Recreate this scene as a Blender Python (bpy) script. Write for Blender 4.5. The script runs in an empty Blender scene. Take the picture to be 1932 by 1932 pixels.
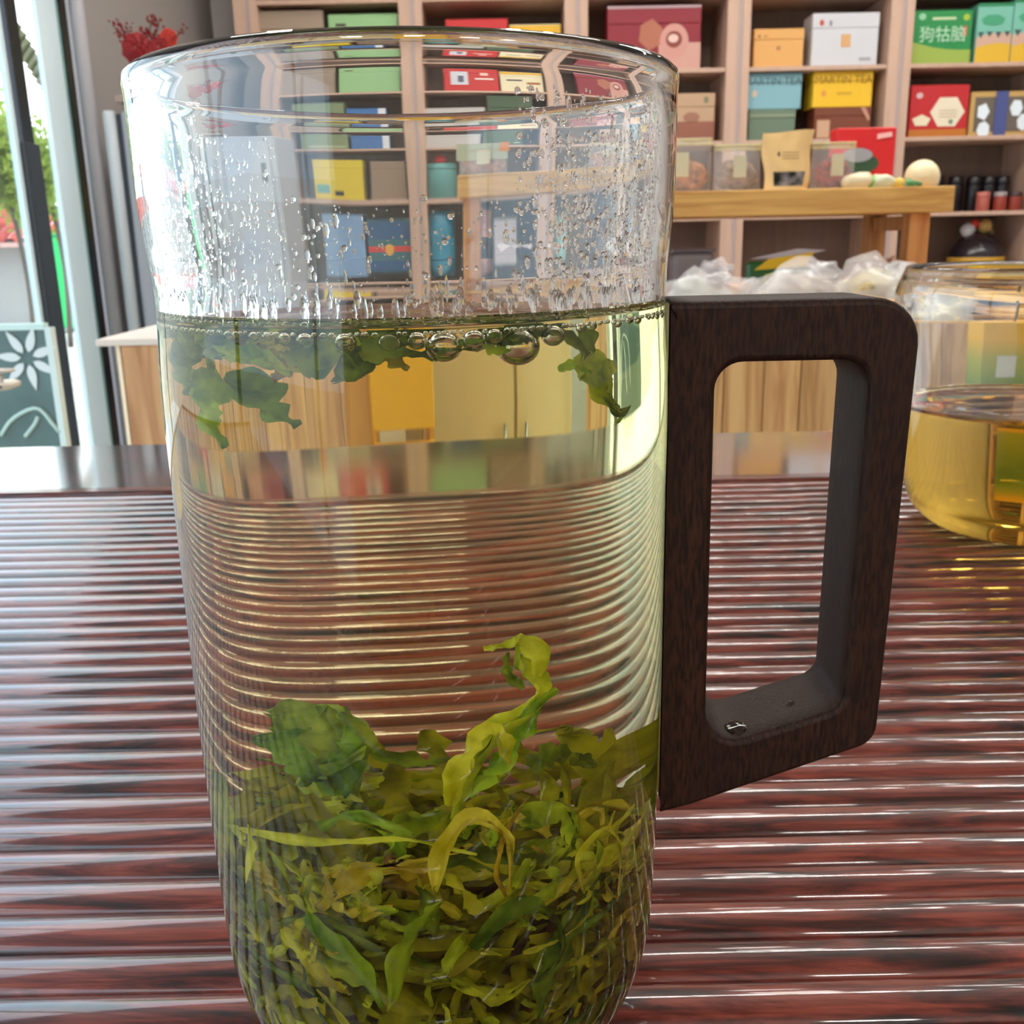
import bpy, bmesh, math, random
import numpy as np
from mathutils import Vector, Matrix, noise

S = bpy.context.scene
# ---------------------------------------------------------------- camera
F, TH, RO = 1886.4, .2678, .0204
CAM = np.array([.0151, -.1687, .1528])
_r = np.array([1, 0, 0.]); _f = np.array([0, math.cos(TH), -math.sin(TH)]); _d = np.array([0, -math.sin(TH), -math.cos(TH)])
CM = np.array([math.cos(RO)*_r+math.sin(RO)*_d, -math.sin(RO)*_r+math.cos(RO)*_d, _f])
cd = bpy.data.cameras.new('camera'); cam = bpy.data.objects.new('camera', cd); S.collection.objects.link(cam)
right, down, fwd = CM
cam.matrix_world = Matrix(((right[0], -down[0], -fwd[0], CAM[0]), (right[1], -down[1], -fwd[1], CAM[1]), (right[2], -down[2], -fwd[2], CAM[2]), (0, 0, 0, 1)))
cd.sensor_width = 36; cd.lens = F/1932*36; cd.clip_start = .01; cd.clip_end = 200
cd.dof.use_dof = True; cd.dof.focus_distance = .15; cd.dof.aperture_fstop = 68
S.camera = cam
# ---------------------------------------------------------------- world, exposure
w = bpy.data.worlds.new('world'); S.world = w; w.use_nodes = True
nt = w.node_tree; nt.nodes.clear()
wo = nt.nodes.new('ShaderNodeOutputWorld'); bg = nt.nodes.new('ShaderNodeBackground')
tc = nt.nodes.new('ShaderNodeTexCoord'); nz = nt.nodes.new('ShaderNodeTexNoise'); rp = nt.nodes.new('ShaderNodeValToRGB')
nz.inputs['Scale'].default_value = 3
rp.color_ramp.elements[0].position = .4; rp.color_ramp.elements[0].color = (.55, .72, .95, 1)
rp.color_ramp.elements[1].position = .62; rp.color_ramp.elements[1].color = (.95, .97, 1, 1)
nt.links.new(tc.outputs['Generated'], nz.inputs['Vector']); nt.links.new(nz.outputs['Fac'], rp.inputs['Fac'])
nt.links.new(rp.outputs['Color'], bg.inputs['Color']); nt.links.new(bg.outputs[0], wo.inputs[0])
bg.inputs['Strength'].default_value = 2.7
sd = bpy.data.lights.new('sun', 'SUN'); sd.energy = 3.0; sd.angle = .03; sd.color = (1, .95, .86)
so = bpy.data.objects.new('sun', sd); S.collection.objects.link(so); so.rotation_euler = (math.radians(22), math.radians(14), 0)
S.view_settings.view_transform = 'Standard'; S.view_settings.look = 'None'; S.view_settings.exposure = 0.68; S.view_settings.gamma = 1
S.view_settings.use_curve_mapping = False
S.cycles.max_bounces = 22; S.cycles.transmission_bounces = 20; S.cycles.glossy_bounces = 8; S.cycles.diffuse_bounces = 4
S.cycles.transparent_max_bounces = 12; S.cycles.sample_clamp_indirect = 6; S.cycles.blur_glossy = .6

rnd = random.Random(7)
def ray(x, y): return np.array([(x-966)/F, (y-966)/F, 1])@CM
def at(x, y, Y):                       # the point seen at photo pixel x, y in the frontal plane at depth Y
    d = ray(x, y); return CAM+d*((Y-CAM[1])/d[1])
def lin(c):
    c = c/255; return c/12.92 if c <= .04045 else ((c+.055)/1.055)**2.4
def rgb(r, g, b): return (lin(r), lin(g), lin(b), 1)

# ---------------------------------------------------------------- materials
def new_mat(name):
    m = bpy.data.materials.new(name); m.use_nodes = True; m.node_tree.nodes.clear(); return m, m.node_tree.nodes, m.node_tree.links
def mat(name, col, rough=.6, spec=.5, metal=0, nscale=0, namt=.1, bump=0, coat=0, emit=0, trans=0, stretch=(1, 1, 1), col2=None):
    m, N, L = new_mat(name)
    o = N.new('ShaderNodeOutputMaterial'); p = N.new('ShaderNodeBsdfPrincipled'); L.new(p.outputs[0], o.inputs[0])
    p.inputs['Base Color'].default_value = col; p.inputs['Roughness'].default_value = rough
    p.inputs['Specular IOR Level'].default_value = spec; p.inputs['Metallic'].default_value = metal
    p.inputs['Coat Weight'].default_value = coat; p.inputs['Coat Roughness'].default_value = .08
    if emit: p.inputs['Emission Color'].default_value = col; p.inputs['Emission Strength'].default_value = emit
    if nscale:
        t = N.new('ShaderNodeTexCoord'); mp = N.new('ShaderNodeMapping'); mp.inputs['Scale'].default_value = stretch
        n = N.new('ShaderNodeTexNoise'); n.inputs['Scale'].default_value = nscale; n.inputs['Detail'].default_value = 5
        L.new(t.outputs['Object'], mp.inputs[0]); L.new(mp.outputs[0], n.inputs['Vector'])
        mx = N.new('ShaderNodeMixRGB'); L.new(n.outputs['Fac'], mx.inputs[0])
        c2 = col2 or tuple(max(0, min(1, c*(1-namt*2))) for c in col[:3])+(1,)
        r = N.new('ShaderNodeMapRange'); r.inputs[1].default_value = .35; r.inputs[2].default_value = .65
        L.new(n.outputs['Fac'], r.inputs[0]); L.new(r.outputs[0], mx.inputs[0])
        mx.inputs[1].default_value = tuple(min(1, c*(1+namt)) for c in col[:3])+(1,); mx.inputs[2].default_value = c2
        L.new(mx.outputs[0], p.inputs['Base Color'])
        if bump:
            b = N.new('ShaderNodeBump'); b.inputs['Strength'].default_value = bump; b.inputs['Distance'].default_value = .001
            L.new(n.outputs['Fac'], b.inputs['Height']); L.new(b.outputs[0], p.inputs['Normal'])
    return m
def refr(name, ior, col=(1, 1, 1, 1), rough=0, bump=None):
    m, N, L = new_mat(name)
    o = N.new('ShaderNodeOutputMaterial'); g = N.new('ShaderNodeBsdfGlass'); L.new(g.outputs[0], o.inputs[0])
    g.inputs['IOR'].default_value = ior; g.inputs['Color'].default_value = col; g.inputs['Roughness'].default_value = rough
    if bump:
        t = N.new('ShaderNodeTexCoord'); mp = N.new('ShaderNodeMapping'); mp.inputs['Scale'].default_value = bump[2]
        n = N.new('ShaderNodeTexNoise'); n.inputs['Scale'].default_value = bump[0]; n.inputs['Detail'].default_value = 3
        L.new(t.outputs['Object'], mp.inputs[0]); L.new(mp.outputs[0], n.inputs['Vector'])
        b = N.new('ShaderNodeBump'); b.inputs['Strength'].default_value = 1; b.inputs['Distance'].default_value = bump[1]
        L.new(n.outputs['Fac'], b.inputs['Height']); L.new(b.outputs[0], g.inputs['Normal'])
    return m
def pane_mat(name, col=(.93, .97, .96, 1)):
    m, N, L = new_mat(name)
    o = N.new('ShaderNodeOutputMaterial'); t = N.new('ShaderNodeBsdfTransparent'); g = N.new('ShaderNodeBsdfGlossy')
    fr = N.new('ShaderNodeFresnel'); ge = N.new('ShaderNodeNewGeometry'); mm = N.new('ShaderNodeMath'); mm.operation = 'MULTIPLY_ADD'; mm.inputs[1].default_value = -.7603; mm.inputs[2].default_value = 1.45
    L.new(ge.outputs['Backfacing'], mm.inputs[0]); L.new(mm.outputs[0], fr.inputs[0]); mx = N.new('ShaderNodeMixShader')
    t.inputs[0].default_value = col; g.inputs['Roughness'].default_value = .01
    L.new(fr.outputs[0], mx.inputs[0]); L.new(t.outputs[0], mx.inputs[1]); L.new(g.outputs[0], mx.inputs[2]); L.new(mx.outputs[0], o.inputs[0])
    return m
def film_mat(name, alpha=.35, col=(.9, .9, .92, 1), rough=.12):    # crinkled clear plastic
    m, N, L = new_mat(name)
    o = N.new('ShaderNodeOutputMaterial'); t = N.new('ShaderNodeBsdfTransparent'); p = N.new('ShaderNodeBsdfPrincipled')
    p.inputs['Base Color'].default_value = col; p.inputs['Roughness'].default_value = rough; p.inputs['Specular IOR Level'].default_value = .9
    mx = N.new('ShaderNodeMixShader'); mx.inputs[0].default_value = alpha
    L.new(t.outputs[0], mx.inputs[1]); L.new(p.outputs[0], mx.inputs[2]); L.new(mx.outputs[0], o.inputs[0])
    return m
def rosewood(name, seed):
    m, N, L = new_mat(name)
    o = N.new('ShaderNodeOutputMaterial'); p = N.new('ShaderNodeBsdfPrincipled'); L.new(p.outputs[0], o.inputs[0])
    t = N.new('ShaderNodeTexCoord'); oi = N.new('ShaderNodeObjectInfo')
    ad = N.new('ShaderNodeVectorMath'); ad.operation = 'MULTIPLY_ADD'
    cb = N.new('ShaderNodeCombineXYZ'); L.new(oi.outputs['Random'], cb.inputs[0]); L.new(oi.outputs['Random'], cb.inputs[2])
    L.new(cb.outputs[0], ad.inputs[0]); ad.inputs[1].default_value = (3.7, 1, 5.1); L.new(t.outputs['Object'], ad.inputs[2])
    mp = N.new('ShaderNodeMapping'); mp.inputs['Scale'].default_value = (11, 95, 95); L.new(ad.outputs[0], mp.inputs[0])
    n1 = N.new('ShaderNodeTexNoise'); n1.inputs['Scale'].default_value = 1.3; n1.inputs['Detail'].default_value = 7; n1.inputs['Roughness'].default_value = .62; n1.inputs['Distortion'].default_value = 1.6
    L.new(mp.outputs[0], n1.inputs['Vector'])
    r1 = N.new('ShaderNodeValToRGB'); e = r1.color_ramp.elements
    e[0].position = .36; e[0].color = rgb(26, 18, 16); e[1].position = .47; e[1].color = rgb(92, 36, 28)
    k = e.new(.58); k.color = rgb(136, 60, 46); k = e.new(.74); k.color = rgb(146, 78, 58)
    L.new(n1.outputs['Fac'], r1.inputs[0])
    mp2 = N.new('ShaderNodeMapping'); mp2.inputs['Scale'].default_value = (40, 1100, 1100); L.new(ad.outputs[0], mp2.inputs[0])
    n2 = N.new('ShaderNodeTexNoise'); n2.inputs['Scale'].default_value = 1; n2.inputs['Detail'].default_value = 4; L.new(mp2.outputs[0], n2.inputs['Vector'])
    mr = N.new('ShaderNodeMapRange'); mr.inputs[1].default_value = .4; mr.inputs[2].default_value = .7; mr.inputs[3].default_value = 1; mr.inputs[4].default_value = .45
    L.new(n2.outputs['Fac'], mr.inputs[0])
    mu = N.new('ShaderNodeMixRGB'); mu.blend_type = 'MULTIPLY'; mu.inputs[0].default_value = 1
    L.new(r1.outputs[0], mu.inputs[1]); L.new(mr.outputs[0], mu.inputs[2]); L.new(mu.outputs[0], p.inputs['Base Color'])
    p.inputs['Roughness'].default_value = .45; p.inputs['Specular IOR Level'].default_value = .3; p.inputs['Coat Weight'].default_value = .72; p.inputs['Coat Roughness'].default_value = .05; p.inputs['Coat IOR'].default_value = 1.55
    b = N.new('ShaderNodeBump'); b.inputs['Strength'].default_value = .12; b.inputs['Distance'].default_value = .0001
    L.new(n2.outputs['Fac'], b.inputs['Height']); L.new(b.outputs[0], p.inputs['Normal']); L.new(b.outputs[0], p.inputs['Coat Normal'])
    return m
def walnut():
    m, N, L = new_mat('walnut')
    o = N.new('ShaderNodeOutputMaterial'); p = N.new('ShaderNodeBsdfPrincipled'); L.new(p.outputs[0], o.inputs[0])
    t = N.new('ShaderNodeTexCoord'); mp = N.new('ShaderNodeMapping'); mp.inputs['Scale'].default_value = (1900, 1900, 330); L.new(t.outputs['Object'], mp.inputs[0])
    n = N.new('ShaderNodeTexNoise'); n.inputs['Scale'].default_value = 1; n.inputs['Detail'].default_value = 5; L.new(mp.outputs[0], n.inputs['Vector'])
    mp2 = N.new('ShaderNodeMapping'); mp2.inputs['Scale'].default_value = (120, 120, 18); L.new(t.outputs['Object'], mp2.inputs[0])
    n2 = N.new('ShaderNodeTexNoise'); n2.inputs['Scale'].default_value = 1; n2.inputs['Detail'].default_value = 4; L.new(mp2.outputs[0], n2.inputs['Vector'])
    r = N.new('ShaderNodeValToRGB'); e = r.color_ramp.elements
    e[0].position = .38; e[0].color = rgb(26, 14, 9); e[1].position = .66; e[1].color = rgb(60, 34, 22)
    L.new(n.outputs['Fac'], r.inputs[0])
    mu = N.new('ShaderNodeMixRGB'); mu.inputs[2].default_value = rgb(38, 22, 15); mr = N.new('ShaderNodeMapRange'); mr.inputs[1].default_value = .35; mr.inputs[2].default_value = .7; mr.inputs[4].default_value = .8
    L.new(n2.outputs['Fac'], mr.inputs[0]); L.new(mr.outputs[0], mu.inputs[0]); L.new(r.outputs[0], mu.inputs[1]); L.new(mu.outputs[0], p.inputs['Base Color'])
    p.inputs['Roughness'].default_value = .58; p.inputs['Specular IOR Level'].default_value = .2
    b = N.new('ShaderNodeBump'); b.inputs['Strength'].default_value = .6; b.inputs['Distance'].default_value = .0002
    L.new(n.outputs['Fac'], b.inputs['Height']); L.new(b.outputs[0], p.inputs['Normal'])
    return m
def pine(name, c=(222, 178, 118), vertical=True):
    m, N, L = new_mat(name)
    o = N.new('ShaderNodeOutputMaterial'); p = N.new('ShaderNodeBsdfPrincipled'); L.new(p.outputs[0], o.inputs[0])
    t = N.new('ShaderNodeTexCoord'); oi = N.new('ShaderNodeObjectInfo')
    ad = N.new('ShaderNodeVectorMath'); ad.operation = 'ADD'; L.new(t.outputs['Object'], ad.inputs[0])
    cb = N.new('ShaderNodeCombineXYZ'); L.new(oi.outputs['Random'], cb.inputs[0]); L.new(oi.outputs['Random'], cb.inputs[2]); L.new(cb.outputs[0], ad.inputs[1])
    mp = N.new('ShaderNodeMapping'); mp.inputs['Scale'].default_value = (22, 22, 2) if vertical else (2, 22, 22); L.new(ad.outputs[0], mp.inputs[0])
    n = N.new('ShaderNodeTexNoise'); n.inputs['Scale'].default_value = 1.5; n.inputs['Detail'].default_value = 5; n.inputs['Distortion'].default_value = .8; L.new(mp.outputs[0], n.inputs['Vector'])
    r = N.new('ShaderNodeValToRGB'); e = r.color_ramp.elements
    e[0].position = .35; e[0].color = rgb(c[0]*.84, c[1]*.76, c[2]*.68); e[1].position = .6; e[1].color = rgb(*c)
    L.new(n.outputs['Fac'], r.inputs[0])
    hs = N.new('ShaderNodeHueSaturation'); mr = N.new('ShaderNodeMapRange'); mr.inputs[3].default_value = .86; mr.inputs[4].default_value = 1.08
    L.new(oi.outputs['Random'], mr.inputs[0]); L.new(mr.outputs[0], hs.inputs['Value']); L.new(r.outputs[0], hs.inputs['Color'])
    L.new(hs.outputs[0], p.inputs['Base Color']); p.inputs['Roughness'].default_value = .5
    return m
def leaf_mat(name, a, b, tr=.5):
    m, N, L = new_mat(name)
    o = N.new('ShaderNodeOutputMaterial'); t = N.new('ShaderNodeTexCoord'); oi = N.new('ShaderNodeObjectInfo')
    n = N.new('ShaderNodeTexNoise'); n.inputs['Scale'].default_value = 160; n.inputs['Detail'].default_value = 5; L.new(t.outputs['Object'], n.inputs['Vector'])
    n2 = N.new('ShaderNodeTexWave'); n2.inputs['Scale'].default_value = 420; n2.inputs['Distortion'].default_value = 9; n2.inputs['Detail'].default_value = 2; L.new(t.outputs['Object'], n2.inputs['Vector'])
    r = N.new('ShaderNodeValToRGB'); e = r.color_ramp.elements; e[0].position = .36; e[0].color = rgb(*a); e[1].position = .62; e[1].color = rgb(*b)
    L.new(n.outputs['Fac'], r.inputs[0])
    hs = N.new('ShaderNodeHueSaturation'); mr = N.new('ShaderNodeMapRange'); mr.inputs[3].default_value = .475; mr.inputs[4].default_value = .525
    L.new(oi.outputs['Random'], mr.inputs[0]); L.new(mr.outputs[0], hs.inputs['Hue']); L.new(r.outputs[0], hs.inputs['Color'])
    d = N.new('ShaderNodeBsdfPrincipled'); d.inputs['Roughness'].default_value = .45; d.inputs['Specular IOR Level'].default_value = .15
    tl = N.new('ShaderNodeBsdfTranslucent'); mx = N.new('ShaderNodeMixShader'); mx.inputs[0].default_value = tr
    L.new(hs.outputs[0], d.inputs['Base Color']); L.new(hs.outputs[0], tl.inputs[0])
    bp = N.new('ShaderNodeBump'); bp.inputs['Strength'].default_value = .5; bp.inputs['Distance'].default_value = .0003
    L.new(n.outputs['Fac'], bp.inputs['Height']); L.new(bp.outputs[0], d.inputs['Normal'])
    L.new(d.outputs[0], mx.inputs[1]); L.new(tl.outputs[0], mx.inputs[2]); L.new(mx.outputs[0], o.inputs[0])
    return m
_mc = {}
def flat(r, g, b, rough=.5, **k):
    key = (r, g, b, rough, tuple(sorted(k.items())))
    if key not in _mc: _mc[key] = mat('paint_%d_%d_%d' % (r, g, b), rgb(r, g, b), rough, **k)
    return _mc[key]

# ---------------------------------------------------------------- object helpers
def link(o, parent=None):
    S.collection.objects.link(o)
    if parent: o.parent = parent
    return o
def tag(o, label=None, cat=None, group=None, kind=None):
    if label: o['label'] = label
    if cat: o['category'] = cat
    if group: o['group'] = group
    if kind: o['kind'] = kind
    return o
def empty(name, label, cat, loc=(0, 0, 0), group=None):
    o = bpy.data.objects.new(name, None); o.location = loc; o.empty_display_size = .02; link(o); return tag(o, label, cat, group)
def mesh(name, V, Fc, m, parent=None, smooth=False, loc=None):
    me = bpy.data.meshes.new(name); me.from_pydata([tuple(v) for v in V], [], [tuple(f) for f in Fc]); me.update()
    for x in (m if isinstance(m, (list, tuple)) else [m]): me.materials.append(x)
    if smooth: me.polygons.foreach_set('use_smooth', [True]*len(me.polygons))
    o = bpy.data.objects.new(name, me); link(o, parent)
    if loc is not None: o.location = loc
    return o
def bmobj(name, bm, m, parent=None, smooth=False, loc=None):
    me = bpy.data.meshes.new(name); bm.normal_update(); bm.to_mesh(me); bm.free()
    for x in (m if isinstance(m, (list, tuple)) else [m]): me.materials.append(x)
    if smooth: me.polygons.foreach_set('use_smooth', [True]*len(me.polygons))
    o = bpy.data.objects.new(name, me); link(o, parent)
    if loc is not None: o.location = loc
    return o
def box_bm(bm, lo, hi, bev=0, seg=1):
    lo = [min(a, b) for a, b in zip(lo, hi)] if False else lo
    M = Matrix.Translation([(a+b)/2 for a, b in zip(lo, hi)])@Matrix.Diagonal([abs(b-a) for a, b in zip(lo, hi)]+[1])
    g = bmesh.ops.create_cube(bm, size=1, matrix=M)
    if bev:
        es = list({e for v in g['verts'] for e in v.link_edges}); bmesh.ops.bevel(bm, geom=es, offset=bev, segments=seg, affect='EDGES', profile=.5)
    return bm
def box(name, lo, hi, m, parent=None, bev=0, seg=2):
    """world coordinates when no parent or parent at the origin; parents with a location get local coordinates"""
    if parent is not None:
        pl = parent.location
        if parent.parent is not None: pl = pl+parent.parent.location
        lo = [a-b for a, b in zip(lo, pl)]; hi = [a-b for a, b in zip(hi, pl)]
        c = [(a+b)/2 for a, b in zip(lo, hi)]
    else: c = [(lo[0]+hi[0])/2, (lo[1]+hi[1])/2, min(lo[2], hi[2])]
    bm = bmesh.new(); box_bm(bm, [a-b for a, b in zip(lo, c)], [a-b for a, b in zip(hi, c)], bev, seg)
    return bmobj(name, bm, m, parent, loc=c, smooth=False)
def lathe_vf(prof, n=48):
    V = []; Fc = []
    for (r, z) in prof:
        for k in range(n):
            a = 2*math.pi*k/n; V.append((r*math.cos(a), r*math.sin(a), z))
    for i in range(len(prof)-1):
        for k in range(n):
            k2 = (k+1) % n; Fc.append((i*n+k, i*n+k2, (i+1)*n+k2, (i+1)*n+k))
    return V, Fc
def lathe(name, prof, m, parent=None, n=48, loc=None, cap0=True, cap1=True, smooth=True):
    V, Fc = lathe_vf(prof, n); L = len(prof)
    if cap0 and prof[0][0] > 1e-5: Fc.append(tuple(reversed(range(n))))
    if cap1 and prof[-1][0] > 1e-5: Fc.append(tuple(range((L-1)*n, L*n)))
    o = mesh(name, V, Fc, m, parent, False, loc)
    if smooth:
        me = o.data; me.polygons.foreach_set('use_smooth', [len(p.vertices) == 4 for p in me.polygons])
    return o
def spline(P, n):
    P = [np.array(p, float) for p in P]; Q = [2*P[0]-P[1]]+P+[2*P[-1]-P[-2]]; out = []
    for i in range(n):
        t = i/(n-1)*(len(P)-1); k = min(int(t), len(P)-2); u = t-k; a, b, c, d = Q[k:k+4]
        out.append(.5*((2*b)+(-a+c)*u+(2*a-5*b+4*c-d)*u*u+(-a+3*b-3*c+d)*u**3))
    return out
def tube(name, P, rad, m, parent=None, n=8, res=16):
    C = spline(P, res) if len(P) > 2 else [np.array(p, float) for p in P]; V = []; Fc = []
    for i, p in enumerate(C):
        t = C[min(i+1, len(C)-1)]-C[max(i-1, 0)]; t = t/np.linalg.norm(t); u = np.cross(t, [0.13, .2, 1]); u /= np.linalg.norm(u); v = np.cross(t, u)
        r = rad if not callable(rad) else rad(i/(len(C)-1))
        for k in range(n): a = 2*math.pi*k/n; V.append(p+r*(math.cos(a)*u+math.sin(a)*v))
    for i in range(len(C)-1):
        for k in range(n): k2 = (k+1) % n; Fc.append((i*n+k, i*n+k2, (i+1)*n+k2, (i+1)*n+k))
    Fc.append(tuple(reversed(range(n)))); Fc.append(tuple(range((len(C)-1)*n, len(C)*n)))
    return mesh(name, V, Fc, m, parent, True)
def plate(name, pts, y, th, m, parent=None):     # upright flat shape in the XZ plane facing the camera, local coordinates
    n = len(pts); V = [(p[0], y, p[1]) for p in pts]+[(p[0], y+th, p[1]) for p in pts]
    Fc = [tuple(range(n)), tuple(reversed(range(n, 2*n)))]+[(i, i+n, (i+1) % n+n, (i+1) % n) for i in range(n)]
    return mesh(name, V, Fc, m, parent)
def text(name, body, size, m, parent, loc, align='CENTER', ex=.0003):
    c = bpy.data.curves.new(name, 'FONT'); c.body = body; c.size = size; c.align_x = align; c.extrude = ex; c.resolution_u = 3
    t = bpy.data.objects.new(name, c); S.collection.objects.link(t); bpy.context.view_layer.update()
    me = bpy.data.meshes.new_from_object(t); bpy.data.objects.remove(t)
    me.materials.clear(); me.materials.append(m)
    o = bpy.data.objects.new(name, me); link(o, parent); o.rotation_euler = (math.pi/2, 0, 0); o.location = loc; return o

# ================================================================ THE SETTING
FL, CE, YB, XL, XR, YF = -.75, 2.15, 4.99, -1.35, 3.3, -3.0
WALL = mat('wall_plaster', rgb(200, 196, 196), .85, nscale=3, namt=.03)
tag(box('floor', (XL-.1, YF, FL-.1), (XR, YB+.1, FL), mat('floor_tile', rgb(190, 182, 172), .35, nscale=4, namt=.06)), kind='structure')
tag(box('ceiling', (XL-.1, YF, CE), (XR, YB+.1, CE+.1), mat('ceiling_paint', rgb(176, 172, 168), .9)), kind='structure')
tag(box('wall_back', (XL-.1, YB, FL), (XR, YB+.1, CE), WALL), kind='structure')
tag(box('wall_right', (XR, YF, FL), (XR+.1, YB+.1, CE), WALL), kind='structure')
tag(box('wall_front', (XL-.1, YF-.1, FL), (XR+.1, YF, CE), mat('front_wall_paint', rgb(176, 168, 160), .85)), kind='structure')
tag(box('wall_left', (XL-.1, 3.33, FL), (XL, YB, CE), mat('left_wall_paint', rgb(140, 134, 132), .85)), kind='structure')
# the glazed left side: window_1 with its frame pieces and panes
PANE = pane_mat('window_glass'); FRM = mat('pale_blue_aluminium', rgb(206, 226, 234), .35, spec=.5); BLK = mat('black_gasket', rgb(26, 28, 32), .35)
win = bpy.data.objects.new('window_1', None); win.location = (XL, 0, FL); link(win); tag(win, kind='structure')
ZT = .93
def wall_y(px, X=None):                # depth at which the plane of the glazed wall is seen at pixel column px, row 250
    d = ray(px, 250); t = ((XL if X is None else X)-CAM[0])/d[0]; return float((CAM+d*t)[1])
y_bk0, y_bk1, y_p0, y_p1, y_s1 = wall_y(40), wall_y(60), wall_y(97), wall_y(133), wall_y(150)
box('frame_post', (XL-.012, y_p0, FL), (XL+.004, y_p1, ZT), FRM, win, .003)
box('pane_edge', (XL-.012, y_p1+.0005, FL), (XL+.002, y_p1+.02, ZT), mat('green_glass_edge', rgb(120, 160, 160), .2), win)
box('black_seal', (XL-.012, y_p1+.0205, FL), (XL+.006, y_s1, ZT+.16), BLK, win)
box('frame_rail', (XL-.012, YF, ZT), (XL+.03, y_p1+.02, ZT+.16), BLK, win)
box('frame_rail', (XL-.012, YF, FL), (XL+.004, y_p0-.0005, FL+.1), FRM, win)
box('black_post', (XL-.012, y_bk0, FL+.1), (XL+.004, y_bk1, ZT), BLK, win)
box('door_latch', (XL-.002, y_bk0-.03, FL+.3), (XL+.02, y_bk1-.002, .44), mat('dark_latch', rgb(44, 50, 56), .3), win, .004)
box('frame_post', (XL-.012, y_bk0-.05, FL+.1), (XL+.003, y_bk0-.0305, ZT), FRM, win)
for y in (1.2, -.4, -1.8): box('frame_post', (XL-.012, y, FL+.1), (XL+.02, y+.05, ZT), FRM, win)
for a, b in ((y_bk1, y_p0), (1.25, y_bk0-.05), (-.35, 1.2), (-1.75, -.4), (YF, -1.8)): box('pane', (XL-.009, a, FL+.1), (XL-.006, b, ZT), PANE, win)
tag(box('wall_left', (XL-.05, YF, ZT+.1605), (XL, 3.3, CE), mat('added_upper_wall_paint', rgb(150, 140, 136), .85)), kind='structure')  # unseen upper wall, added solid to keep sky glare off the slats

# ceiling lamps (the square panels and the long strips mirrored in the glass and the lacquered slats)
def lamp_panel(x, y, sx, sy, power, name, label, cat, grp):
    o = empty(name, label, cat, (x, y, CE), grp)
    box('housing', (x-sx/2-.01, y-sy/2-.01, CE-.03), (x+sx/2+.01, y+sy/2+.01, CE-.001), flat(225, 225, 225), o)
    e = mat('lit_diffuser', (1, .96, .9, 1), emit=power)
    box('diffuser', (x-sx/2, y-sy/2, CE-.036), (x+sx/2, y+sy/2, CE-.031), e, o)
for i, (x, y) in enumerate([(x, y) for x in (-.7, .35, 1.4, 2.4) for y in (-2.2, 2.85, 3.9)]):
    lamp_panel(x, y, .34, .34, 34 if y < 0 else 9, 'ceiling_light', 'square white ceiling light panel above the shop', 'light', 'square ceiling lights')
for x0, x1, y in ((-1.15, .95, 2.45), (1.25, 3.1, 2.45)):
    lamp_panel((x0+x1)/2, y, x1-x0, .1, 34, 'strip_light', 'long white strip light on the ceiling, %s' % ('nearer the glazed wall' if x0 < 0 else 'nearer the right wall'), 'light', 'ceiling strip lights')

# ================================================================ OUTSIDE
GR = mat('street_ground', rgb(176, 172, 165), .9, nscale=2, namt=.05)
tag(box('street', (-30, -14, FL-.25), (XL-.11, 34, FL-.12), GR), kind='structure')
LV = leaf_mat('tree_leaves', (62, 98, 26), (170, 192, 84), .5)
def tree(x, y, zc, R, label, n=2600, seed=1):
    rr = random.Random(seed); t = empty('street_tree', label, 'tree', (x, y, FL-.12), 'trees across the street')
    V = []; Fc = []
    for i in range(n):
        a = rr.uniform(0, 6.283); b = math.acos(rr.uniform(-1, 1)); q = R*rr.uniform(.55, 1)*(1+.25*math.sin(3*a+seed))
        c = np.array([q*math.sin(b)*math.cos(a), q*math.sin(b)*math.sin(a), q*.8*math.cos(b)+zc-(FL-.12)])
        u = np.array([rr.gauss(0, 1) for _ in range(3)]); u /= np.linalg.norm(u); v = np.cross(u, [rr.gauss(0, 1) for _ in range(3)]); v /= np.linalg.norm(v)
        s = rr.uniform(.025, .06)*(1 if R < .9 else 1.6); k = len(V); V += [c-u*s, c-v*s*.5, c+u*s, c+v*s*.5]; Fc.append((k, k+1, k+2, k+3))
    f = mesh('foliage', V, Fc, LV, t); f['kind'] = 'stuff'
    tube('trunk', [(0, 0, 0), (.05, 0, (zc-FL)*.5), (0, 0, zc-FL)], .022*R/.5, flat(80, 66, 52), t)
def tree_at(px, py, Y, R, *k): c = at(px, py, Y); tree(c[0], Y, c[2], R, *k)
tree_at(8, 312, 7.2, .40, 'leafy green tree seen through the glass by the black post', 2600, 3)
tree_at(-150, 240, 13.0, 1.2, 'tall green tree further left along the street', 2400, 5)
tree_at(92, 345, 10.5, .6, 'small yellow green tree between the black post and the pale frame', 1500, 8)
# white building with a red tiled eave
b = empty('street_building', 'white building with red tiled eaves across the street', 'building', (-11, 15, FL-.12))
box('wall', (-17, 14, FL-.12), (-5.5, 17, .62), flat(176, 172, 170, .9), b)
for k in range(4): box('window', (-13.6+k*1.7, 13.93, -.35), (-12.9+k*1.7, 14.02, .3), flat(120, 130, 135, .3), b)
V = []; Fc = []
for k in range(60):
    x = -17+k*.2; q = len(V)
    for dx, dz in ((0, 0), (.05, .06), (.12, .06), (.17, 0)): V.append((x+dx+11, -1.5, .55+dz+.87)); V.append((x+dx+11, -.2, 1.05+dz+.87))
    for j in range(3): Fc.append((q+2*j, q+2*j+2, q+2*j+3, q+2*j+1))
r = mesh('tiled_roof', V, Fc, flat(176, 66, 54, .8), b); r['kind'] = 'stuff'
box('roof_slab', (-17, 13.45, .5), (-5.5, 14.8, .56), flat(190, 150, 144, .9), b)
b.location.z -= .34
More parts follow.
